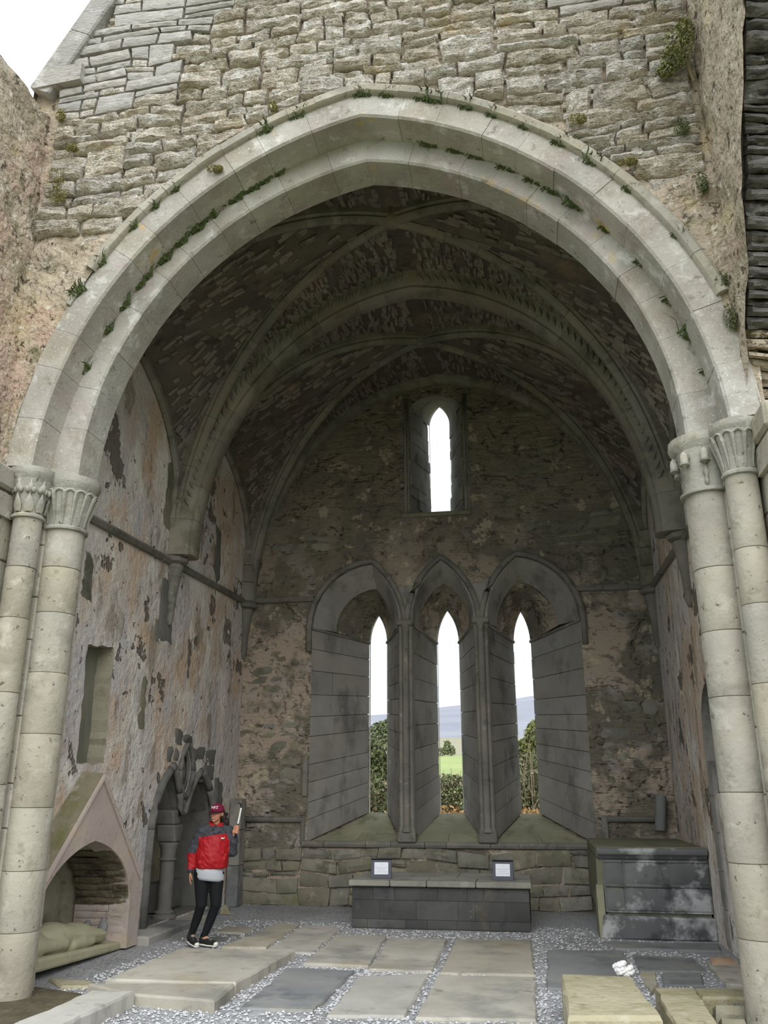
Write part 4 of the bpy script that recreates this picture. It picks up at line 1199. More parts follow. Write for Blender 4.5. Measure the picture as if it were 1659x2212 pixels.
vr = [(SX - .05, 12.45 + .19 * math.cos(a) * (1 - .25 * abs(math.sin(a))), 2.07 + .31 * math.sin(a)) for a in [2 * math.pi * k / 20 + math.pi / 2 for k in range(21)]]
ring_tube(vr, .028, 'oculus_stone', M['sedilia'], sd_, 20)
recess('oculus_recess', ves, lambda p: (XL - .16, p[0], p[1]), lambda p: (XL, p[0], p[1]), M['sedilia'], sd_)
recess('seat_recess', sed, lambda p: (XL - .62, p[0], p[1]), lambda p: (XL, p[0], p[1]), M['sedilia'], sd_, M['tomb_inside'])
# grey stones around the heads
for k, (y0, y1, z0, z1) in enumerate(((11.96, 12.2, 2.18, 2.42), (11.74, 11.96, 2.14, 2.4), (11.98, 12.26, 2.42, 2.66), (12.7, 13.2, 2.22, 2.45), (13.2, 13.66, 2.18, 2.43), (13.18, 13.68, 1.92, 2.18), (13.68, 14.1, 1.3, 2.0), (12.26, 12.66, 2.45, 2.6))):
    p = rough_piece([(XL, y1 - .01, z0), (XL, y0 + .01, z0), (XL, y0 + .01, z1 - .012), (XL, y1 - .01, z1 - .012)], (1, 0, 0), .016, .06, .03, .02, .05, 0, k * 3.1, None, 8)
    build('stone', p, M['sedilia'], sd_, auto=38)
# central shaft with base, capital and the canopy blocks it carries
cx, cy = XL - .12, 12.34
mb = MB(); mb.lathe([(.17, 0), (.17, .03), (.13, .05), (.14, .075), (.105, .1), (.1, .12), (.1, .74)], (cx, cy, .1), 18); build('shaft', mb, M['sedilia'], sd_, auto=40)
mb = MB(); mb.lathe([(.1, 0), (.125, .012), (.125, .03), (.105, .045), (.115, .16), (.135, .2), (.14, .23), (.12, .245)], (cx, cy, .84), 18); build('capital', mb, M['sedilia'], sd_, auto=40)
for (y0, y1, z0, z1, x0, x1) in ((12.22, 12.52, 1.085, 1.32, XL - .28, XL + .0), (12.2, 12.5, 1.32, 1.52, XL - .34, XL - .02)):
    mb = MB()
    mb.prism([(y0 + .05, z0), (y1 - .05, z0), (y1 + .02, z1), (y0 - .02, z1)], lambda p: (x0, p[0], p[1]), lambda p: (x1, p[0], p[1])); o = build('canopy_block', mb, M['sedilia'], sd_)
    o.modifiers.new('bevel', 'BEVEL').width = .02
for (ya, yb) in ((11.45, 12.3), (12.55, 13.65)):      # little half-vaults inside each head
    ym = (ya + yb) / 2
    for (u0, u1) in ((ya, ym), (ym, yb)):
        mb = MB(); um = (u0 + u1) / 2
        mb.add([(XL - .1, u0, 1.5), (XL - .1, ym, 2.02), (XL - .5, u0, 1.45), (XL - .5, ym, 1.7), (XL - .5, u1, 1.45), (XL - .1, u1, 1.5)], [(0, 1, 3, 2)] if u0 == ya else [(1, 5, 4, 3)])
        o = build('canopy_block', mb, M['sedilia'], sd_); o.modifiers.new('t', 'SOLIDIFY').thickness = .05
    p = rough_piece([(XL - .36, ya + .08, .12), (XL - .36, yb - .08, .12), (XL - .36, yb - .08, .5), (XL - .36, ya + .08, .5)], (1, 0, 0), .0, .2, .01, .02, .1, 0, ya)
    build('seat_block', p, M['sedilia'], sd_, auto=38)
# low step in front of the sedilia
for k, (y0, y1, x1) in enumerate(((10.74, 11.5, -3.22), (11.51, 12.3, -3.25), (12.31, 13.2, -3.3), (13.21, 14.0, -3.34))):
    st = MB(); st.cbox((XL + .0, y0, -.02), (x1, y1 - .006, .1 - .01 * k), .02)
    tag(build('step_stone', st, M['slab_dark'] if k % 2 else M['slab'], None), 'low step stone along the left wall, %s' % ('nearest to the gabled tomb', 'at the foot of the sedilia shaft', 'right behind the standing person', 'nearest to the far corner')[k], 'step', 'step stones along the left wall')

# ------------------------------------------------------------------ altar
al = tag(empty('altar'), 'long dark stone altar under the three lancets', 'altar')
AX0, AX1, AY0, AY1 = -1.1, 1.33, 12.58, 13.95
for (z0, z1, cuts) in ((.01, .12, (-1.1, -.88, -.35, -.05, .35, .8, 1.33)), (.12, .36, (-1.1, -.7, -.2, .37, .6, 1.0, 1.33)), (.36, .525, (-1.1, -.8, -.5, .1, .5, .72, 1.33))):
    for a, b in zip(cuts[:-1], cuts[1:]):
        p = rough_piece([(a + .004, AY0, z0 + .003), (b - .004, AY0, z0 + .003), (b - .004, AY0, z1 - .003), (a + .004, AY0, z1 - .003)], (0, -1, 0), rs.uniform(-.003, .004), .3, .003, .01, .08, 0, a * 9, None, 6)
        build('altar_block', p, M['altar'], al, auto=38)
mb = MB(); mb.box((AX0 + .01, AY0 + .02, 0), (AX1 - .01, AY1 - .02, .52)); build('altar_core', mb, M['altar'], al)
cuts = (-1.14, -.56, -.05, .62, 1.37)
for k, (a, b) in enumerate(zip(cuts[:-1], cuts[1:])):
    mb = MB(); mb.cbox((a + .004, AY0 - .06, .535), (b - .004, AY0 + .55, .612), .012); build('altar_slab', mb, M['altar_top'], al)
for k, (a, b) in enumerate(zip((-1.12, -.35, .3, .85), (-.35, .3, .85, 1.35))):
    mb = MB(); mb.cbox((a + .004, AY0 + .555, .53), (b - .004, AY1, .608), .012); build('altar_slab', mb, M['altar_top'], al)
# ------------------------------------------------------------------ folded notice boards on the altar
def lettering(txt, size, mat, parent, M4, name='lettering', ext=.0008):
    cu = bpy.data.curves.new(name, 'FONT'); cu.body = txt; cu.size = size; cu.align_x = 'CENTER'; cu.extrude = ext
    tmp = bpy.data.objects.new(name, cu); COL.objects.link(tmp)
    dg = bpy.context.evaluated_depsgraph_get()
    me = bpy.data.meshes.new_from_object(tmp.evaluated_get(dg))
    bpy.data.objects.remove(tmp)
    me.transform(M4)
    me.materials.clear()
    return link(name, me, mat, parent)
m_frame = plain('slate_blue_board', (74, 76, 88), .5); m_card = plain('white_card', (226, 228, 236), .6); m_ink = plain('faded_ink', (176, 176, 190), .6); m_black = plain('black_back', (26, 26, 28), .6)
for x, ry, lb in ((-.72, .12, 'dark A-frame notice with a white card on the left end of the altar'), (.98, -.03, 'dark A-frame notice with a white card on the right end of the altar')):
    t = tag(empty('notice_board', (x, AY0 + .2, .614), ry), lb, 'sign')
    W_, H_, th = .29, .265, .16
    Mx = Matrix.Translation((0, 0, 0)) @ Matrix.Rotation(-th, 4, 'X')
    mb = MB(); mb.cbox((-W_ / 2, 0, 0), (W_ / 2, .014, H_), .004, 0, Mx); build('board', mb, m_frame, t)
    mb = MB(); mb.cbox((-W_ * .34, -.003, H_ * .2), (W_ * .34, .004, H_ * .8), .001, 0, Mx); build('card', mb, m_card, t)
    Mb = Matrix.Translation((0, .1, 0)) @ Matrix.Rotation(th * 1.25, 4, 'X')
    mb = MB(); mb.cbox((-W_ / 2, -.014, 0), (W_ / 2, 0, H_), .004, 0, Mb); build('rear_leg', mb, m_black, t)
    for i, (tx, sz) in enumerate((('PLEASE DO NOT', .022), ('STAND ON', .022), ('ALTAR OR TOMBS', .021))):
        lettering(tx, sz, m_ink, t, Mx @ Matrix.Translation((0, -.0038, H_ * (.5 - .105 * i))) @ Matrix.Rotation(R(90), 4, 'X'))
    mb = MB(); mb.tube([(-.012, -.0035, H_ * .74), (.0, -.0035, H_ * .69), (.02, -.0035, H_ * .675)], .0015, 4)
    mb.v = [tuple(Mx @ Vector(p)) for p in mb.v]; build('emblem', mb, m_ink, t)

# ------------------------------------------------------------------ table tomb in the right corner
tt = tag(empty('table_tomb'), 'slate-grey table tomb with moulded panels in the right corner', 'tomb')
TX0, TX1, TY0 = 2.3, 3.6, 12.32
mb = MB(); mb.box((TX0 + .02, TY0 + .03, 0.05), (TX1, 14.62, .95)); build('tomb_core', mb, M['tomb_top'], tt)
fr = [(V(x, TY0, 1.0), V(0, -1, 0), V(0, 0, 1)) for x in (TX0 - .06, TX1 + .01)]
mb = MB(); mb.sweep(fr, [(-.4, -.07), (.0, -.07), (.03, -.05), (.05, -.02), (.10, .0), (.115, .03), (.11, .065), (.09, .075), (-.4, .075)]); build('cornice', mb, M['tomb'], tt, auto=40)
mb = MB(); mb.cbox((TX0 - .07, TY0 + .02, .94), (TX1 + .005, 14.68, 1.085), .02); build('top_slab', mb, M['tomb_top'], tt)
for (a, b, z0, z1, sk) in ((2.33, 2.54, .64, .91, 0), (2.33, 2.54, .33, .61, 0), (2.58, 3.06, .64, .91, -.07), (2.58, 3.1, .33, .61, 0), (3.13, 3.6, .64, .91, 0), (3.14, 3.6, .33, .61, .0)):
    p = rough_piece([(a, TY0, z0), (b, TY0, z0), (b + sk, TY0, z1), (a, TY0, z1)], (0, -1, 0), .035, .07, .004, .02, .06, 0, a * 7 + z0, None, 9); build('tomb_panel', p, M['tomb'], tt, auto=38)
for (a, b) in ((2.32, 2.55), (2.57, 3.1), (3.12, 3.6)):
    mb = MB(); mb.tube([(a, TY0 - .02, .625), (b, TY0 - .02, .615)], .024, 7); build('panel_string', mb, M['tomb'], tt, smooth=True)
    mb = MB(); mb.cbox((a, TY0 - .035, .895), (b, TY0 + .03, .925), .01); build('panel_string', mb, M['tomb'], tt)
mb = MB(); mb.box((2.3, TY0 - .0, .3), (3.62, TY0 + .05, .95)); build('panel_bed', mb, M['tomb'], tt)
mb = MB(); mb.prism([(2.22, .0), (3.63, .0), (3.63, .26), (2.26, .28)], lambda p: (p[0], TY0 - .12, p[1]), lambda p: (p[0], TY0 + .4, p[1])); o = build('plinth', mb, M['tomb'], tt); o.modifiers.new('b', 'BEVEL').width = .02
mb = MB(); mb.prism([(TY0 - .1, .0), (TY0 + .5, .0), (TY0 + .5, .5), (TY0 + .05, .62)], lambda p: (2.2, p[0], p[1]), lambda p: (2.29, p[0], p[1])); build('side_slab', mb, M['sill'], tt)
mb = MB(); mb.prism([(TY0 + .1, .3), (14.6, .3), (14.6, .94), (TY0 + .0, .94)], lambda p: (2.22, p[0], p[1]), lambda p: (2.31, p[0], p[1])); build('side_slab', mb, M['tomb_top'], tt)

# ------------------------------------------------------------------ floor: gravel, grave slabs, kerbs
def gz(x, y): return .012 * fb(x * 1.1, y * 1.1, 3.0, 2)
mb = MB(); NXg, NYg = 60, 50
vs_ = [(-6 + 12 * i / NXg, 6.1 + 8.9 * j / NYg, gz(-6 + 12 * i / NXg, 6.1 + 8.9 * j / NYg)) for j in range(NYg + 1) for i in range(NXg + 1)]
mb.add(vs_, [(j * (NXg + 1) + i, j * (NXg + 1) + i + 1, (j + 1) * (NXg + 1) + i + 1, (j + 1) * (NXg + 1) + i) for j in range(NYg) for i in range(NXg)])
g_ = MB(); g_.add([(-70, -70, -.03), (70, -70, -.03), (70, 15.0, -.03), (-70, 15.0, -.03)], [(0, 1, 2, 3)])
structure(build('ground', g_, M['turf']), 'worn turf in front of and around the ruin')
floor = structure(build('floor', mb, M['gravel'], smooth=True), 'grey limestone gravel floor of the chancel and crossing')
def flag(name, poly, z0, z1, mat, label, cat='slab', group='grave slabs in the chancel floor', tilt=(0, 0), ch=.02, seed=0.0):
    # a thick slab with chamfered, slightly ragged edges
    pr_ = ragged(poly, .12, .02, seed + 1.0); c = (sum(p[0] for p in pr_) / len(pr_), sum(p[1] for p in pr_) / len(pr_))
    n = len(pr_); mb = MB(); rows = []
    for (ins, z) in ((0, z0), (0, z1 - ch), (ch, z1)):
        for p in pr_:
            dx, dy = c[0] - p[0], c[1] - p[1]; d = math.hypot(dx, dy)
            x, y = p[0] + dx / d * ins, p[1] + dy / d * ins
            zz = z + (tilt[0] * (x - c[0]) + tilt[1] * (y - c[1]) if z > z0 else 0) + (.004 * n3(x * 6, y * 6, seed) if z == z1 else 0)
            rows.append((x, y, zz))
    zc = z1
    mb.add(rows, [(k * n + i, k * n + (i + 1) % n, (k + 1) * n + (i + 1) % n, (k + 1) * n + i) for k in range(2) for i in range(n)] + [tuple(2 * n + i for i in range(n))] + [tuple(range(n))[::-1]])
    o = build(name, mb, mat, None)
    return tag(o, label, cat, group)
FL = [
 ('grave_slab', [(-2.56, 8.37), (-2.53, 10.07), (-1.24, 10.21), (-1.27, 9.72), (-1.3, 8.42)], -.02, .10, 'slab', 'broad raised grave slab in front of the standing person'),
 ('grave_slab', [(-2.62, 8.16), (-1.29, 8.38), (-1.24, 7.72), (-2.07, 7.83)], -.02, .10, 'slab', 'narrow raised slab strip cracked off the near end of the broad slab'),
 ('grave_slab', [(-2.27, 10.7), (-2.18, 12.71), (-1.83, 12.64), (-1.74, 10.76)], -.03, .025, 'slab', 'long flat slab running from the person towards the altar'),
 ('grave_slab', [(-2.8, 11.83), (-2.81, 12.29), (-2.38, 12.32), (-2.35, 11.79)], -.03, .02, 'slab', 'small pale square slab in dark gravel behind the person'),
 ('grave_slab', [(-2.68, 11.0), (-2.74, 11.45), (-2.47, 11.5), (-2.4, 11.07)], -.03, .015, 'slab_dark', 'small dark slab beside the right foot of the person'),
 ('grave_slab', [(-1.68, 10.61), (-1.76, 12.56), (-1.32, 12.59), (-1.18, 12.24), (-1.12, 10.46)], -.03, .025, 'slab', 'long slab left of the altar, second from the person'),
 ('grave_slab', [(-1.05, 9.85), (-1.12, 11.77), (-0.48, 11.85), (-0.33, 9.82)], -.03, .03, 'slab', 'slab in front of the left end of the altar'),
 ('grave_slab', [(-1.06, 7.81), (-1.14, 9.58), (-0.43, 9.58), (-0.42, 7.84)], -.03, .03, 'slab_dark', 'dark blotched grave slab in the gravel right of the broad raised slab'),
 ('grave_slab', [(-0.27, 7.7), (-0.32, 9.3), (0.35, 9.53), (0.36, 7.79)], -.03, .03, 'slab', 'brownish slab at the bottom centre, right of the blotched slab'),
 ('grave_slab', [(-0.3, 9.65), (-0.42, 11.67), (0.31, 11.69), (0.36, 9.65)], -.03, .03, 'slab', 'slab in front of the middle of the altar'),
 ('grave_slab', [(0.41, 11.7), (1.34, 11.83), (1.4, 9.64), (0.45, 9.59)], -.03, .03, 'slab', 'large slab in front of the right end of the altar'),
 ('grave_slab', [(0.44, 9.5), (1.4, 9.55), (1.42, 7.85), (0.45, 7.75)], -.03, .03, 'slab', 'large buff slab at the bottom centre beside the mossy block'),
 ('grave_slab', [(1.53, 11.14), (2.39, 11.29), (2.36, 9.99), (2.3, 9.1), (1.51, 9.08)], -.03, .025, 'slab_dark', 'grey slab lying behind the mossy block'),
 ('grave_slab', [(2.48, 11.0), (3.13, 10.91), (3.14, 10.13), (2.45, 10.06)], -.03, .025, 'slab_dark', 'speckled slab in front of the table tomb'),
 ('grave_slab', [(2.66, 10.0), (3.06, 10.04), (2.98, 9.42), (2.6, 9.38)], -.03, .03, 'slab_dark', 'small dark blue slab behind the mossy kerb'),
 ('grave_slab', [(2.44, 9.96), (2.6, 10.0), (2.55, 9.36), (2.44, 9.02)], -.03, .03, 'slab', 'narrow pale slab between the mossy block and the dark blue slab'),
 ('grave_slab', [(3.2, 10.59), (3.55, 10.75), (3.4, 9.4), (3.18, 9.43)], -.03, .05, 'slab', 'cracked slab beside the right pier'),
 ('grave_slab', [(-3.3, 8.66), (-2.8, 8.6), (-2.7, 8.38), (-3.0, 8.36)], -.03, .03, 'slab_moss', 'thin greenish slab beside the foot of the left pier'),
 ('grave_slab', [(2.19, 11.84), (3.58, 11.92), (3.51, 11.4), (2.31, 11.38)], -.03, .03, 'slab_dark', 'dark doorstep-like slab at the foot of the table tomb'),
]
COVER = [f[1] for f in FL] + [[(-2.36, 7.75), (-2.0, 7.8), (-2.02, 6.3), (-2.4, 6.3)], [(2.41, 6.6), (2.43, 8.54), (3.3, 8.68), (3.3, 6.6)], [(-3.25, 8.3), (-2.65, 8.12), (-2.4, 7.7), (-2.44, 6.9), (-3.1, 6.9), (-3.2, 7.5)], [(1.64, 8.22), (2.22, 8.22), (2.29, 6.85), (1.65, 6.74)], [(-1.15, 12.5), (1.4, 12.5), (1.4, 14), (-1.15, 14)], [(2.15, 12.15), (3.7, 12.15), (3.7, 14.8), (2.15, 14.8)], [(-2.75, 10.6), (-2.4, 10.6), (-2.4, 10.9), (-2.75, 10.9)], [(2.1, 8.95), (2.3, 8.95), (2.3, 9.15), (2.1, 9.15)]]
def inside(x, y, pg):
    c = False; n = len(pg)
    for i in range(n):
        (xa, ya), (xb, yb) = pg[i], pg[(i + 1) % n]
        if (ya > y) != (yb > y) and x < (xb - xa) * (y - ya) / (yb - ya) + xa: c = not c
    return c
mb = MB()
for k in range(14000):
    if k < 9000: x = rs.uniform(-2.95, 2.95); y = rs.uniform(6.4, 9.8)
    else: x = rs.uniform(-3.0, 3.3); y = rs.uniform(9.5, 13)
    if any(inside(x, y, pg) for pg in COVER): continue
    r = rs.uniform(.008, .02)
    c = V(x, y, gz(x, y) + r * .35)
    q = [c + V(r * rs.uniform(.7, 1.2), 0, 0), c + V(-r, r * rs.uniform(-.4, .4), 0), c + V(r * rs.uniform(-.4, .4), r, 0), c + V(0, -r * rs.uniform(.7, 1.2), 0), c + V(r * rs.uniform(-.3, .3), 0, r * .8)]
    mb.add(q, [(0, 2, 4), (2, 1, 4), (1, 3, 4), (3, 0, 4)])
gv = build('gravel', mb, M['pebble'], None, fixn=False); gv['kind'] = 'stuff'; gv['label'] = 'loose grey limestone gravel chips between the grave slabs'; gv['category'] = 'gravel'
for k, (nm, poly, z0, z1, mt, lb) in enumerate(FL):
    flag(nm, poly, z0, z1, M[mt], lb, seed=k * 3.3)
flag('kerb_stone', [(-2.36, 7.75), (-2.0, 7.8), (-2.02, 6.3), (-2.4, 6.3)], -.02, .13, M['slab'], 'long kerb stone at the lower left corner', 'kerb', 'kerb stones of the low grave plots', seed=50)
flag('kerb_stone', [(2.43, 8.54), (2.76, 8.6), (2.73, 6.6), (2.41, 6.6)], -.02, .16, M['slab_moss'], 'mossy kerb stone running forward at the lower right', 'kerb', 'kerb stones of the low grave plots', seed=51)
flag('kerb_stone', [(2.77, 8.6), (3.3, 8.68), (3.28, 8.33), (2.77, 8.27)], -.02, .155, M['slab_moss'], 'mossy kerb stone running across to the right pier', 'kerb', 'kerb stones of the low grave plots', seed=52)
flag('grave_soil', [(-3.25, 8.3), (-2.65, 8.12), (-2.4, 7.7), (-2.44, 6.9), (-3.1, 6.9), (-3.2, 7.5)], -.03, .03, M['soil'], 'sunken dark soil plot beside the left pier', 'soil', None, seed=53)
flag('grave_soil', [(2.78, 8.24), (3.3, 8.3), (3.3, 6.8), (2.76, 6.8)], -.03, .03, M['soil'], 'sunken rubble-filled plot inside the mossy kerb', 'soil', None, seed=54)
for k, (x, y, w, h) in enumerate(((2.95, 7.95, .14, .13), (3.12, 7.75, .12, .1), (2.9, 7.65, .1, .1), (3.1, 8.12, .1, .12))):
    p = rough_piece([(x - w, y, .02), (x + w, y, .02), (x + w * .8, y + .05, .02 + h), (x - w * .85, y + .05, .02 + h)], (0, -1, .4), .05, .18, .02, .04, .06, 0, k * 5.0)
    tag(build('rubble_stone', p, M['base_rubble'], None, auto=38), ('lumpy stone nearest the mossy kerb corner', 'lumpy stone beside the right pier foot', 'low lumpy stone at the front of the kerbed plot', 'lumpy stone against the cross kerb')[k], 'stone', 'rubble stones in the kerbed plot')
# thick mossy block
flag('stone_block', [(1.64, 8.22), (2.22, 8.22), (2.29, 6.85), (1.65, 6.74)], -.02, .30, M['slab_moss'], 'thick moss-yellowed stone block lying at the lower right', 'block', None, ch=.03, seed=55)
# leaning triangular fragment
p = rough_piece([(-3.42, 13.56, .02), (-3.14, 13.46, .01), (-3.3, 13.75, .1), (-3.36, 13.78, .12)], (.3, -.6, .7), .02, .06, .008, .015, .06, 0, 3.0)
tag(build('stone_fragment', p, M['slab_moss'], None, auto=38), 'small pale triangular stone lying by the far left corner', 'stone')
# reddish broken cap on the cracked slab
p = rough_piece([(3.22, 10.35, .05), (3.48, 10.4, .05), (3.46, 10.62, .09), (3.24, 10.56, .09)], (0, -.2, 1), .02, .05, .012, .02, .06, 0, 8.0)
tag(build('stone_fragment', p, material('rusty_stone', ((156, 128, 104), (176, 152, 126), 5), [((110, 90, 74), 6, .55, .68, .7)], [(20, .5, .02)]), None, auto=38), 'flat rust-stained stone piece on the cracked slab', 'stone')
# white flowers behind the block
fl = tag(empty('flower_bunch', (2.2, 9.05, .03)), 'small bunch of white flowers behind the mossy block', 'flowers')
m_pet = plain('white_petal', (236, 234, 232), .6)
for k in range(9):
    a = rs.uniform(0, 6.3); r = rs.uniform(.0, .09); mb = MB()
    c = (math.cos(a) * r, math.sin(a) * r * .6, .13 + rs.uniform(0, .08))
    for q in range(6):
        b = q * math.pi / 3
        mb.ball((c[0] + .03 * math.cos(b), c[1] + .03 * math.sin(b), c[2] + .012 + .012 * math.cos(b)), (.026, .026, .024), 7, 5)
    mb.ball((c[0], c[1], c[2] + .012), (.018, .018, .018), 7, 5)
    build('blossom', mb, m_pet, fl, smooth=True)
    mb = MB(); mb.tube([(c[0] * .3, c[1] * .3, 0), (c[0], c[1], c[2])], .004, 4); build('stem', mb, M['grass'], fl)

# ------------------------------------------------------------------ grass, moss and ivy growing on the masonry
def tuft_mesh(seed, n=26, h=.12, mat=None, down=.3):
    r_ = random.Random(seed); mb = MB()
    for k in range(n):
        a = r_.uniform(0, 6.28); l = h * r_.uniform(.6, 1.3); lean = r_.uniform(.3, 1.1)
        b = V(r_.uniform(-.06, .06), r_.uniform(-.02, .02), 0)
        d = V(math.cos(a), -abs(math.sin(a)) * 1.0, 0)
        w = np.cross(d, V(0, 0, 1)) * .006
        m = b + d * l * lean * .4 + V(0, 0, l * .6); e = b + d * l * lean + V(0, 0, l * (.7 - down * lean))
        mb.add([b - w, b + w, m + w * .7, e, m - w * .7], [(0, 1, 2, 4), (4, 2, 3)])
    me = mb.mesh('grass_tuft', fixn=False); me.materials.append(mat or M['grass']); return me
tufts = [tuft_mesh(s) for s in range(4)]
ORD = ['first', 'second', 'third', 'fourth', 'fifth', 'sixth', 'seventh', 'eighth', 'ninth', 'tenth', 'eleventh', 'twelfth', 'thirteenth', 'fourteenth', 'fifteenth', 'sixteenth', 'seventeenth', 'eighteenth', 'nineteenth', 'twentieth', 'twenty-first', 'twenty-second', 'twenty-third', 'twenty-fourth', 'twenty-fifth']
hood_x = [-3.06, -2.92, -2.55, -2.3, -2.05, -1.1, -.75, -.02, .1, .28, .62, .8, 1.15, 1.45, 1.75, 2.1, 2.42, 2.75, 3.1]
inn_x = [-3.1, -2.95, -2.8, -2.65, -2.5, -2.35, -2.2, -2.0, -1.8, -1.6, -1.4, -1.2, -1.0, .75, 1.0, 1.25, 1.6, 1.85, 2.05, 2.3, 2.55, 2.85, 3.05, 3.2, 3.3]
for lst, (c, r, zs), y, lb, gp in ((hood_x, (OUT[0], OUT[1] + .27, OUT[2]), YW - .02, 'grass tuft under the hood mould of the great arch', 'grass tufts under the hood mould'), (inn_x, (OUT[0], OUT[1] - .0, OUT[2]), YI - .02, 'grass tuft on the ledge of the inner arch order', 'grass tufts on the inner order ledge')):
    for x in lst:
        d = r * r - (abs(x) + c) ** 2
        if d <= .02: continue
        xx = x + rs.uniform(-.05, .05)
        z = zs + math.sqrt(max(.01, r * r - (abs(xx) + c) ** 2))
        o = bpy.data.objects.new('grass_tuft', rs.choice(tufts)); COL.objects.link(o)
        sl = math.atan2(abs(xx) + c, z - zs) * (1 if xx > 0 else -1)
        s_ = rs.uniform(.8, 1.5); o.location = (xx, y - .005, z - .03); o.scale = (s_ * (1.2 if lst is hood_x else 2.0), s_, s_ * .9); o.rotation_euler = (0, sl * .6, 0)
        tag(o, lb + ', %s from the left' % ORD[lst.index(x)], 'grass', gp)
def leaf_cloud(mb, blobs, n, size, rnd, mi=0):
    g = np.random.default_rng(rnd.randrange(10 ** 6))
    C_ = np.array([b[0] for b in blobs], float); R_ = np.array([b[1] for b in blobs], float)
    k = g.integers(0, len(blobs), n)
    d = g.normal(size=(n, 3)); d /= np.linalg.norm(d, axis=1)[:, None]
    p = C_[k] + d * (g.uniform(.2, 1, n) ** .3)[:, None] * R_[k]
    u = g.normal(size=(n, 3)); u /= np.linalg.norm(u, axis=1)[:, None]
    w = np.cross(u, g.normal(size=(n, 3))); w /= np.linalg.norm(w, axis=1)[:, None]
    s_ = (size * g.uniform(.6, 1.3, n))[:, None]
    q = np.stack([p - u * s_, p + w * s_ * .5, p + u * s_, p - w * s_ * .5], 1).reshape(-1, 3)
    b = len(mb.v); mb.v.extend(map(tuple, q.tolist()))
    mb.f.extend((b + 4 * i, b + 4 * i + 1, b + 4 * i + 2, b + 4 * i + 3) for i in range(n)); mb.m.extend([mi] * n)
mb = MB(); leaf_cloud(mb, [((3.36, 7.2, 9.05), (.16, .14, .22)), ((3.30, 7.2, 8.88), (.14, .12, .12)), ((3.44, 7.2, 9.2), (.1, .12, .16)), ((3.22, 7.24, 8.78), (.1, .08, .08))], 1400, .022, rs)
iv = tag(empty('wall_shrub', (3.36, 7.3, 9.0)), 'leafy green shrub growing out of the upper right wall corner', 'plant'); iv.location = (0, 0, 0)
build('foliage', mb, M['shrub'], iv, fixn=False)
mb = MB(); mb.tube([(3.5, 7.36, 8.7), (3.42, 7.26, 8.9), (3.35, 7.2, 9.1)], .02, 5); build('stem', mb, M['twig'], iv)
MS = [(-3.55, 8.42, .13, .16), (-3.5, 8.2, .12, .1), (-.98, 9.05, .05, .07), (-1.62, 8.3, .1, .05), (-3.4, 8.85, .08, .05), (2.75, 7.75, .1, .05), (2.3, 8.35, .1, .06), (3.3, 8.1, .08, .12), (3.46, 6.3, .07, .12), (3.5, 5.9, .06, .15), (-3.6, 9.35, .06, .1), (3.42, 7.4, .06, .14)]
ML = ['yellow-green moss cushion in the left wall corner, upper', 'yellow-green moss cushion in the left wall corner, lower', 'small bright moss tuft above the left shoulder of the arch', 'moss pad on the hood mould left of the crown', 'moss streak low in the left gable masonry', 'moss pad right of the arch near the plaster', 'moss pad above the right shoulder of the arch', 'hanging grass clump in the right wall corner below the shrub', 'leafy weed beside the right foot of the arch, upper', 'leafy weed beside the right foot of the arch, lower', 'moss on the corner where gable and left wall meet', 'grass clump halfway down the right wall corner']
for k, (x, z, w, h) in enumerate(MS):
    mb = MB(); leaf_cloud(mb, [((x, YW - .05, z), (w, .05, h)), ((x + w * .4, YW - .05, z - h * .3), (w * .6, .05, h * .6))], 360, .013, rs)
    tag(build('moss_clump', mb, M['leaf'] if k in (7, 8, 9, 11) else M['moss'], None, fixn=False), ML[k], 'moss', 'moss and weeds on the arch wall')

# ------------------------------------------------------------------ outside, seen through the lancets
g = MB(); g.add([(-60, 15.97, .5), (60, 15.97, .5), (60, 45, .6), (-60, 45, .6)], [(0, 1, 2, 3)])
structure(build('ground_outside', g, M['scrub']), 'rough ground outside the east wall')
g = MB(); g.add([(-90, 45, .6), (90, 45, .6), (160, 200, 9.9), (-160, 200, 9.9)], [(0, 1, 2, 3)])
structure(build('field', g, M['field']), 'bright green sloping pasture beyond the ruin')
g = MB(); g.add([(-260, 200, 9.9), (260, 200, 9.9), (360, 420, 27), (-360, 420, 27)], [(0, 1, 2, 3)])
structure(build('scrub_slope', g, M['scrub']), 'pale winter scrub above the pasture')
mb = MB(); NXh, NYh = 80, 14; vs_ = []
for j in range(NYh + 1):
    v = j / NYh
    for i in range(NXh + 1):
        x = -1600 + 3200 * i / NXh; y = 420 + 1250 * v
        top = 142 + .21 * (x + 146) if x > -146 else 142 + .24 * (x + 146)
        top = max(30, min(260, top + 8 * fb(x * .008, 1, 2, 3)))
        vs_.append((x, y, 27 + (top - 27) * (v ** .8) + 3 * fb(x * .02, y * .02, 0, 3) * v))
mb.add(vs_, [(j * (NXh + 1) + i, j * (NXh + 1) + i + 1, (j + 1) * (NXh + 1) + i + 1, (j + 1) * (NXh + 1) + i) for j in range(NYh) for i in range(NXh)])
structure(build('hill', mb, M['hill'], smooth=True), 'bare grey limestone hillside in the distance')
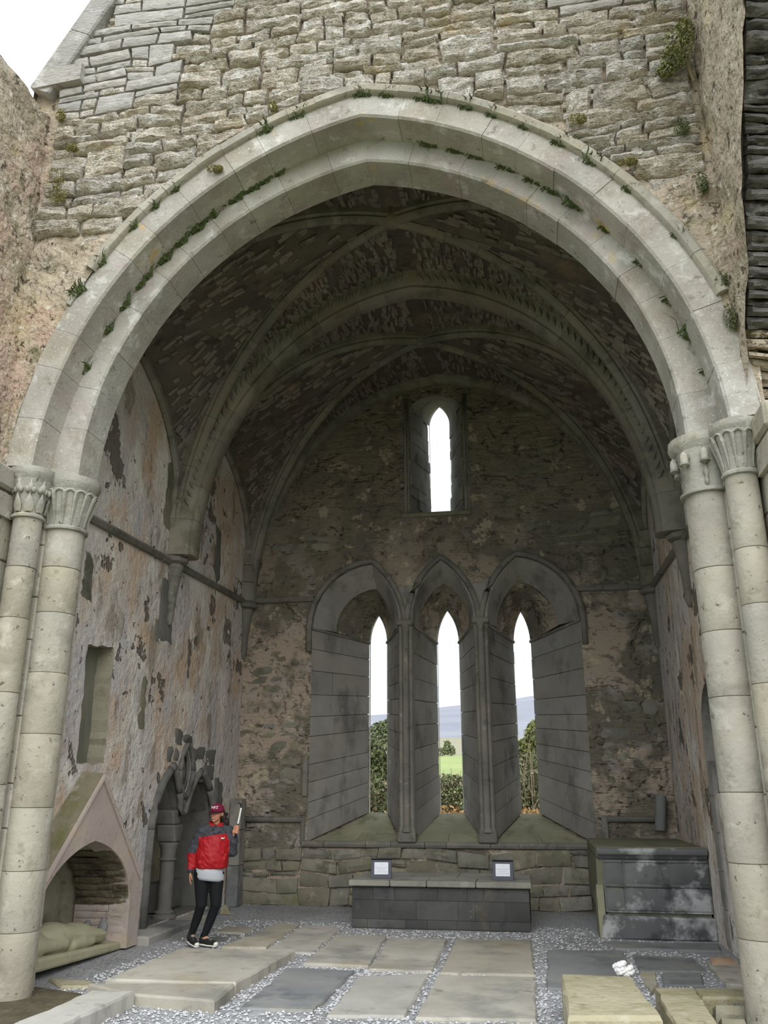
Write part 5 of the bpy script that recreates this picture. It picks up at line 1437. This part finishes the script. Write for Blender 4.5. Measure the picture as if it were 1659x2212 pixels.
def bush(name, label, cat, loc, blobs, n, size, mats, twigs=40, tall=2.0, group=None):
    t = tag(empty(name), label, cat, group); mb = MB()
    bl = [((loc[0] + c[0], loc[1] + c[1], loc[2] + c[2]), r) for c, r in blobs]
    leaf_cloud(mb, bl, n, size, rs)
    if len(mats) > 1: mb.m = [rs.choice((0, 0, 1)) for _ in mb.m]
    build('foliage', mb, [M[m] for m in mats], t, fixn=False)
    mb = MB()
    for k in range(twigs):
        a = rs.uniform(0, 6.28); e = (loc[0] + rs.uniform(-1, 1) * .95, loc[1] + rs.uniform(-.6, .6), loc[2] + tall * rs.uniform(.5, 1.1))
        b = (loc[0] + rs.uniform(-.6, .6), loc[1] + rs.uniform(-.4, .4), loc[2])
        m = tuple((b[i] + e[i]) / 2 + rs.uniform(-.2, .2) for i in range(3))
        mb.tube([b, m, e], [.022, .014, .006], 4)
    build('branches', mb, M['twig'], t)
bush('ivy_tree', 'dark green bushy tree seen through the left lancet', 'tree', (-3.0, 26.5, .4), [((.1, 0, 2.6), (1.0, .8, .9)), ((-.3, 0, 1.7), (1.1, .8, .8)), ((.4, 0, 3.2), (.5, .6, .5))], 12000, .065, ('leaf',), 50, 3.4)
bush('bramble_bush', 'low bramble bush at the foot of the left lancet view', 'bush', (-2.75, 22, .4), [((0, 0, .9), (1.2, .6, .8))], 6000, .06, ('leaf', 'twig'), 60, 1.7)
bush('bramble_bush', 'grey-green bramble bush filling the lower middle lancet', 'bush', (-.85, 24.2, .1), [((0, 0, 1.4), (1.1, .6, .75)), ((-.6, 0, 1.0), (.9, .6, .7))], 9000, .06, ('leaf', 'twig'), 60, 2.1)
bush('ivy_tree', 'yellow-green ivy-clad tree seen through the right lancet', 'tree', (1.4, 27.5, .1), [((.25, 0, 3.3), (.5, .5, .55)), ((-.15, 0, 2.9), (.4, .4, .4)), ((.3, 0, 2.6), (.4, .4, .4))], 6000, .06, ('leaf', 'leaf2'), 60, 3.3)
bush('bramble_bush', 'twiggy bramble bush below the ivy-clad tree', 'bush', (1.3, 22, .1), [((0, 0, 1.1), (1.0, .6, .9)), ((0, .3, 1.9), (.9, .5, .7))], 6500, .055, ('leaf', 'twig', ), 140, 2.6)
mb = MB(); leaf_cloud(mb, [((-.9, 20, 1.0), (1.6, .5, .52)), ((1.2, 20, .95), (1.4, .5, .5)), ((-2.6, 20, .8), (1.2, .5, .5))], 5200, .05, rs)
br = build('bracken_bed', mb, M['bracken'], None, fixn=False); br['kind'] = 'stuff'; br['label'] = 'dead orange bracken outside below the lancets'; br['category'] = 'bracken'
for k in range(9):
    x = -44 + 8.5 * k + rs.uniform(-2, 2); h = rs.uniform(2.6, 4)
    bush('field_tree', 'small dark tree at the far edge of the pasture, number %d from the left' % (k + 1) if False else ['leftmost', 'second', 'third', 'fourth', 'fifth', 'sixth', 'seventh', 'eighth', 'rightmost'][k] + ' dark hedge tree along the far edge of the pasture', 'tree', (x, 196, 9.4), [((0, 0, h * .55), (.9, 1.0, h * .45)), ((.9, 0, h * .35), (1.0, .8, h * .3)), ((-1.6, 0, h * .25), (1.3, .8, h * .25))], 420, .34, ('leaf',), 4, h * .8, 'hedge trees beyond the pasture')

# ------------------------------------------------------------------ the visitor
PX, PY, PA = -2.53, 10.78, R(21)
person = tag(empty('person', (PX, PY, .012), PA), 'person in a red and charcoal jacket, black leggings and maroon cap, holding up a stick', 'person')
m_skin = plain('skin', (186, 132, 106), .6); m_red = plain('red_shell_fabric', (158, 20, 28), .55); m_char = plain('charcoal_shell_fabric', (58, 60, 66), .65); m_black = plain('black_leggings', (17, 19, 21), .85)
m_grey = plain('light_grey_jersey', (170, 172, 178), .9); m_cap = plain('maroon_cap', (112, 24, 52), .8); m_hair = plain('dark_brown_hair', (38, 28, 24), .7); m_white = plain('white_rubber', (222, 220, 212), .6); m_shoe = plain('black_canvas', (34, 34, 34), .85); m_lace = plain('grey_laces', (150, 148, 142), .8); m_lip = plain('lip', (150, 78, 74), .5); m_dark = plain('dark_brown_brow', (52, 36, 30), .7)  # eyebrows and irises share one dark brown
HC = V(.070, -.02, 1.495)
HM = Matrix.Rotation(R(-34), 4, 'Z')     # the head turns to the viewer's left
def hp(x, y, z): q = HM @ Vector((x, y, z)); return (HC[0] + q[0], HC[1] + q[1], HC[2] + q[2])
J = dict(kl=(-.055, -.06, .46), al=(-.145, .03, .11), kr=(.12, -.06, .46), ar=(.005, .0, .09), hl=(-.07, 0, .80), hr=(.10, 0, .80), sl=(-.095, .0, 1.285), el=(-.205, .03, 1.06), wl=(-.212, -.02, .83), sr=(.225, 0, 1.285), er=(.285, .0, 1.045), wr=(.300, -.07, 1.235))
mb = MB()
mb.ball((.02, 0, .84), (.155, .11, .12)); mb.ball((.05, 0, 1.0), (.135, .10, .16)); mb.ball((.065, 0, 1.2), (.155, .105, .15))
for s_ in 'lr':
    capsule(mb, J['h' + s_], J['k' + s_], .082, .055); capsule(mb, J['k' + s_], J['a' + s_], .04, .029)
    capsule(mb, J['s' + s_], J['e' + s_], .047, .037); capsule(mb, J['e' + s_], J['w' + s_], .036, .026)
capsule(mb, (.065, .01, 1.28), (.072, -.005, 1.43), .05, .044)
# feet
capsule(mb, J['al'], (-.10, -.06, .045), .034, .032); capsule(mb, J['ar'], (.09, -.08, .04), .034, .032)
# head: skull, jaw, chin, nose, cheeks, ears
mb.ball(hp(0, .012, .03), (.073, .088, .088), 14, 10, 0, HM.to_3x3()); mb.ball(hp(0, -.03, -.035), (.056, .055, .06), 12, 8, 0, HM.to_3x3()); mb.ball(hp(0, -.062, -.078), (.026, .022, .02), 8, 6)
mb.ball(hp(0, -.096, -.012), (.013, .016, .014), 8, 6); capsule(mb, hp(0, -.08, .02), hp(0, -.096, -.01), .009, .011, 8)
for q in (-1, 1):
    mb.ball(hp(.033 * q, -.062, -.025), (.02, .018, .018), 8, 6); mb.ball(hp(.074 * q, .018, -.005), (.01, .018, .028), 8, 6)
# hanging hand: palm, four fingers, thumb
W0 = V(*J['wl'])
mb.ball(W0 + V(.004, -.012, -.05), (.018, .034, .044), 10, 8)
for k in range(4):
    b = W0 + V(.002, -.04 + .019 * k, -.085); l = (.05, .058, .055, .042)[k]
    capsule(mb, b, b + V(.006, -.006, -l * .55), .0085, .008, 6); capsule(mb, b + V(.006, -.006, -l * .55), b + V(.02, -.008, -l), .008, .007, 6)
capsule(mb, W0 + V(.008, -.04, -.03), W0 + V(.022, -.058, -.062), .0095, .0085, 6); capsule(mb, W0 + V(.022, -.058, -.062), W0 + V(.028, -.058, -.085), .0085, .0075, 6)
# gripping hand around the stick
SA, SB = V(.309, -.105, 1.23), V(.367, -.115, 1.596)
ax = (SB - SA) / np.linalg.norm(SB - SA); HCn = SA + ax * .075
sx_ = V(1, 0, 0) - ax * ax[0]; sx_ /= np.linalg.norm(sx_); sy_ = np.cross(ax, sx_)
capsule(mb, J['wr'], tuple(HCn - sx_ * .03 + sy_ * .012 - ax * .02), .026, .024); capsule(mb, HCn - sx_ * .024 - ax * .025 + sy_ * .012, HCn - sx_ * .024 + ax * .03 + sy_ * .012, .022, .022)
for k in range(4):
    o_ = HCn + ax * (.032 - .021 * k); rr = .022; pr_ = None
    for q in range(6):
        a = R(150 + 48 * q); p = o_ + sx_ * rr * math.cos(a) + sy_ * rr * math.sin(a) * 1.05
        if pr_ is not None: capsule(mb, pr_, p, .0095, .0088, 6)
        pr_ = p
capsule(mb, HCn - sx_ * .028 + ax * .03, HCn + ax * .055 - sy_ * .02 - sx_ * .01, .011, .01, 6); capsule(mb, HCn + ax * .055 - sy_ * .02 - sx_ * .01, HCn + ax * .052 - sy_ * .024 + sx_ * .014, .01, .0085, 6)
body = remeshed('body', mb, m_skin, person, .0055, 2)
# facial details
mb = MB(); mb.tube([hp(-.026, -.076, -.05), hp(-.01, -.087, -.057), hp(.012, -.087, -.057), hp(.028, -.074, -.047)], [.003, .0065, .0065, .003], 6); build('lips', mb, m_lip, body, smooth=True)
mb = MB(); mb.tube([hp(-.018, -.086, -.0515), hp(0, -.0925, -.0545), hp(.018, -.085, -.0505)], [.002, .0045, .002], 6); build('teeth', mb, m_white, body, smooth=True)
for q in (-1, 1):
    mb = MB(); mb.ball(hp(.03 * q, -.071, .018), (.0105, .008, .0075), 8, 6); build('eye', mb, m_white, body, smooth=True)
    mb = MB(); mb.ball(hp(.03 * q - .003, -.0775, .018), (.005, .004, .006), 6, 5); build('iris', mb, m_dark, body, smooth=True)
    mb = MB(); mb.tube([hp(.014 * q, -.08, .034), hp(.032 * q, -.078, .039), hp(.05 * q, -.064, .034)], .004, 5); build('eyebrow', mb, m_dark, body, smooth=True)
# jacket
mb = MB()
ringz = [(.85, .036, .172, .125), (.875, .037, .198, .145), (.93, .04, .208, .155), (1.0, .044, .205, .152), (1.08, .05, .2, .146), (1.16, .058, .196, .14), (1.24, .064, .19, .128), (1.30, .066, .17, .11), (1.345, .067, .12, .085)]
vs_ = [(cx_ + rx_ * math.cos(2 * math.pi * i / 28), -.004 + ry_ * math.sin(2 * math.pi * i / 28), z_) for (z_, cx_, rx_, ry_) in ringz for i in range(28)]
mb.add(vs_, [(k * 28 + i, k * 28 + (i + 1) % 28, (k + 1) * 28 + (i + 1) % 28, (k + 1) * 28 + i) for k in range(len(ringz) - 1) for i in range(28)] + [tuple(range(28))[::-1], tuple(range((len(ringz) - 1) * 28, len(ringz) * 28))])
capsule(mb, (-.03, .0, 1.31), (.16, .0, 1.31), .075, .075)
for s_, q in (('l', -1), ('r', 1)):
    capsule(mb, J['s' + s_], J['e' + s_], .078, .064); capsule(mb, J['e' + s_], tuple(V(*J['w' + s_]) * .92 + V(*J['e' + s_]) * .08), .06, .044)
for k in range(7):   # creases
    capsule(mb, (-.12 + .05 * k, -.135 + .01 * abs(k - 3), .93 + .02 * (k % 3)), (-.10 + .055 * k, -.125, 1.02 + .03 * ((k * 5) % 4)), .016, .01, 6)
jk = remeshed('jacket', mb, [m_red, m_char], person, .009, 10)
jm = jk.data
nrm_ = [v.normal.copy() for v in jm.vertices]
for v, nv_ in zip(jm.vertices, nrm_):
    c = v.co; d = .014 * noise.noise(Vector((c.x * 9 + c.z * 4, c.y * 9, c.z * 11))) + .008 * noise.noise(Vector((c.x * 22, c.y * 22, c.z * 30 + c.x * 20)))
    v.co = c + nv_ * d
for p in jm.polygons:
    x, y, z = p.center
    dark = False
    if x > .225 - max(0, z - 1.2) * .3 and (x > .24 or z > 1.2): dark = True
    if z > 1.245 + .02 * math.sin(x * 9): dark = True
    if x < -.135 and z > 1.04 and x < -.165 + (z - 1.04) * .42: dark = True
    if x < -.15 and z < .862: dark = True
    p.material_index = 1 if dark else 0
# flatten the hem
for v in jm.vertices:
    if v.co.z < .862 and abs(v.co.x - .04) < .215 and v.co.x > -.165: v.co.z = .862 - (.862 - v.co.z) * .15 + .02 * abs(v.co.x - .04)
mb = MB()
for k in range(13):
    a0 = math.pi * (1.62 + 1.76 * k / 12)
    mb.ball((.068 + .083 * math.cos(a0), .005 + .07 * math.sin(a0), 1.365 + .02 * math.sin(a0)), (.026, .026, .042), 8, 6)
col_ = remeshed('collar', mb, m_red, jk, .008, 3)
mb = MB(); mb.tube([(.03, -.1, 1.30), (.05, -.1, 1.36)], .014, 6); mb.tube([(.03, -.12, 1.27), (.07, -.125, 1.265), (.12, -.11, 1.29)], .012, 6); build('zip_flap', mb, m_char, jk, smooth=True)
# chest emblem: white quarter arcs beside a small block
mb = MB()
for q in range(3):
    mb.tube([(.170 - .009 * q + .0, -.1335 - .002 * 0, 1.205), (.172 - .009 * q, -.137, 1.217 - .002 * q), (.18 - .006 * q, -.134, 1.222 - .004 * q)], .0035, 4)
mb.cbox((.135, -.147, 1.205), (.165, -.137, 1.22), .002)
build('chest_emblem', mb, m_white, jk)
# jersey hem, leggings
mb = MB(); mb.lathe([(.166, 0), (.172, .03), (.17, .08), (.155, .15)], (0, 0, 0), 28); mb.v = [(.022 + p[0] * 1.06, p[1] * .8 - .004, .748 + p[2] - .12 * p[0] - .02 * (p[1] < 0)) for p in mb.v]
hem = build('jersey_hem', mb, m_grey, person, smooth=True)
mb = MB(); mb.ball((.02, 0, .81), (.175, .125, .11), 14, 10)
for s_ in 'lr':
    capsule(mb, J['h' + s_], J['k' + s_], .104, .066, 14); capsule(mb, J['k' + s_], tuple(V(*J['k' + s_]) * .55 + V(*J['a' + s_]) * .45 + V(0, .02, 0)), .06, .056, 14)
    capsule(mb, tuple(V(*J['k' + s_]) * .55 + V(*J['a' + s_]) * .45 + V(0, .02, 0)), tuple(V(*J['a' + s_]) + V(0, 0, .03)), .056, .041, 14)
remeshed('leggings', mb, m_black, person, .008, 3)
# shoes
for nm, heel, toe, lift in (('l', (-.165, .035, .075), (-.085, -.095, .04), .06), ('r', (-.02, .02, .045), (.13, -.12, .04), 0)):
    h = V(*heel); t_ = V(*toe); d = t_ - h; u = d / np.linalg.norm(d)
    mb = MB(); capsule(mb, h + V(0, 0, .012), h + d * .55 + V(0, 0, .012), .04, .042, 12); capsule(mb, h + d * .5, t_, .042, .034, 12); capsule(mb, h + V(0, 0, .02), h + V(.01, -.005, .07), .038, .036, 10)
    sh = remeshed('shoe', mb, m_shoe, person, .006, 3)
    mb = MB(); capsule(mb, h - V(0, 0, .028), h + d * .5 - V(0, 0, .026), .036, .042, 12); capsule(mb, h + d * .5 - V(0, 0, .026), t_ - V(0, 0, .02), .042, .036, 12)
    for i, p in enumerate(mb.v):
        mb.v[i] = (p[0], p[1], p[2])
    so = remeshed('sole', mb, m_white, sh, .007, 2)
    for v in so.data.vertices:
        f = ((v.co.x - h[0]) * u[0] + (v.co.y - h[1]) * u[1] + (v.co.z - h[2]) * u[2])
        base = h[2] + u[2] * f
        v.co.z = base - .027 + (v.co.z - (base - .027)) * .38
        if v.co.z < -.004: v.co.z = -.004
    mb = MB(); mb.ball(t_ + u * .012 - V(0, 0, .002), (.032, .032, .026), 10, 8); build('toe_cap', mb, m_white, sh, smooth=True)
    for q in range(4):
        c = h + d * (.42 + .1 * q) + V(0, 0, .053 - .006 * q); w = np.cross(u, V(0, 0, 1)); w /= np.linalg.norm(w)
        mb = MB(); mb.tube([c - w * .022, c + V(0, 0, .006), c + w * .022], .005, 5); build('lace', mb, m_lace, sh, smooth=True)
# cap
cm = HM.to_3x3()
mb = MB(); pr_ = []
for k in range(8):
    ph = math.pi / 2 * k / 7; pr_.append((math.cos(ph), math.sin(ph)))
nn = 24; vs_ = []
for (c_, s_) in pr_:
    for i in range(nn):
        a = 2 * math.pi * i / nn; q = Vector((.085 * max(c_, .02) * math.cos(a), .102 * max(c_, .02) * math.sin(a) + .008, .098 * s_ + .028))
        vs_.append(hp(*q))
mb.add(vs_, [(k * nn + i, k * nn + (i + 1) % nn, (k + 1) * nn + (i + 1) % nn, (k + 1) * nn + i) for k in range(7) for i in range(nn)] + [tuple(range(7 * nn, 8 * nn))])
cap = build('cap', mb, m_cap, person, smooth=True)
cap.modifiers.new('t', 'SOLIDIFY').thickness = .004
mb = MB(); vs_ = []
for k in range(4):
    f = k / 3
    for i in range(11):
        a = math.pi * (1.0 + i / 10.0)
        r_ = 1 + .62 * f * abs(math.sin(a)) ** 1.5
        vs_.append(hp(.084 * math.cos(a) * (1 + .02 * f), .100 * math.sin(a) * r_ + .008, .032 - .022 * f * abs(math.sin(a)) - .012 * f * math.cos(a) ** 2))
mb.add(vs_, [(k * 11 + i, k * 11 + i + 1, (k + 1) * 11 + i + 1, (k + 1) * 11 + i) for k in range(3) for i in range(10)])
o = build('brim', mb, plain('dark_maroon_brim', (60, 16, 30), .8), cap, smooth=True); o.modifiers.new('t', 'SOLIDIFY').thickness = .005
mb = MB(); mb.ball(hp(0, .008, .127), .008, 8, 6); build('cap_button', mb, m_cap, cap, smooth=True)
T4 = Matrix.Translation(hp(.018, -.0885, .062)) @ HM @ Matrix.Rotation(R(12), 4, 'Z') @ Matrix.Rotation(R(90 - 22), 4, 'X')
lettering('NFZ', .046, plain('pale_pink_thread', (232, 212, 222), .7), cap, T4, 'cap_lettering', .003)
# hair: curls at the back and over the shoulder
mb = MB()
for (x, y, z, r) in ((0, .07, 0, .07), (.05, .06, -.02, .05), (-.04, .06, -.03, .05), (.07, .055, -.05, .04), (.075, .07, -.085, .042), (.09, .075, -.115, .04), (.06, .08, -.13, .042), (.11, .07, -.10, .03), (.075, .03, .015, .018), (.1, .085, -.145, .028), (.03, .09, -.1, .05)):
    mb.ball(hp(x, y, z), r, 10, 8)
for k in range(26):
    a = rs.uniform(0, 6.28); z = rs.uniform(-.15, 0.0)
    mb.ball(hp(.065 + .045 * math.cos(a), .07 + .03 * math.sin(a), z), rs.uniform(.012, .02), 7, 5)
remeshed('hair', mb, m_hair, person, .006, 1)
# selfie stick held in the raised hand
st = tag(empty('selfie_stick', (PX, PY, .012), PA), 'white telescopic selfie stick held up in the hand of the person', 'stick')
mb = MB(); mb.tube([SA - ax * .015, SA + ax * .15], .0135, 10); build('handle', mb, plain('navy_grip', (26, 34, 62), .6), st, smooth=True)
mb = MB(); mb.tube([SA + ax * .15, SA + ax * .155, SA + ax * .335, SA + ax * .34], [.011, .0115, .0105, .009], 12); build('pole', mb, m_white, st, smooth=True)
E_ = SA + ax * .34
mb = MB(); mb.tube([E_, E_ + V(-.002, 0, .02), E_ + V(-.016, 0, .05), E_ + V(-.022, 0, .062)], [.006, .007, .008, .006], 7); mb.tube([E_ + V(-.022, 0, .062), E_ + V(-.045, 0, .056)], .005, 6); mb.cbox(tuple(E_ + V(-.014, -.012, .02)), tuple(E_ + V(.004, .012, .05)), .003); build('mount', mb, m_shoe, st)
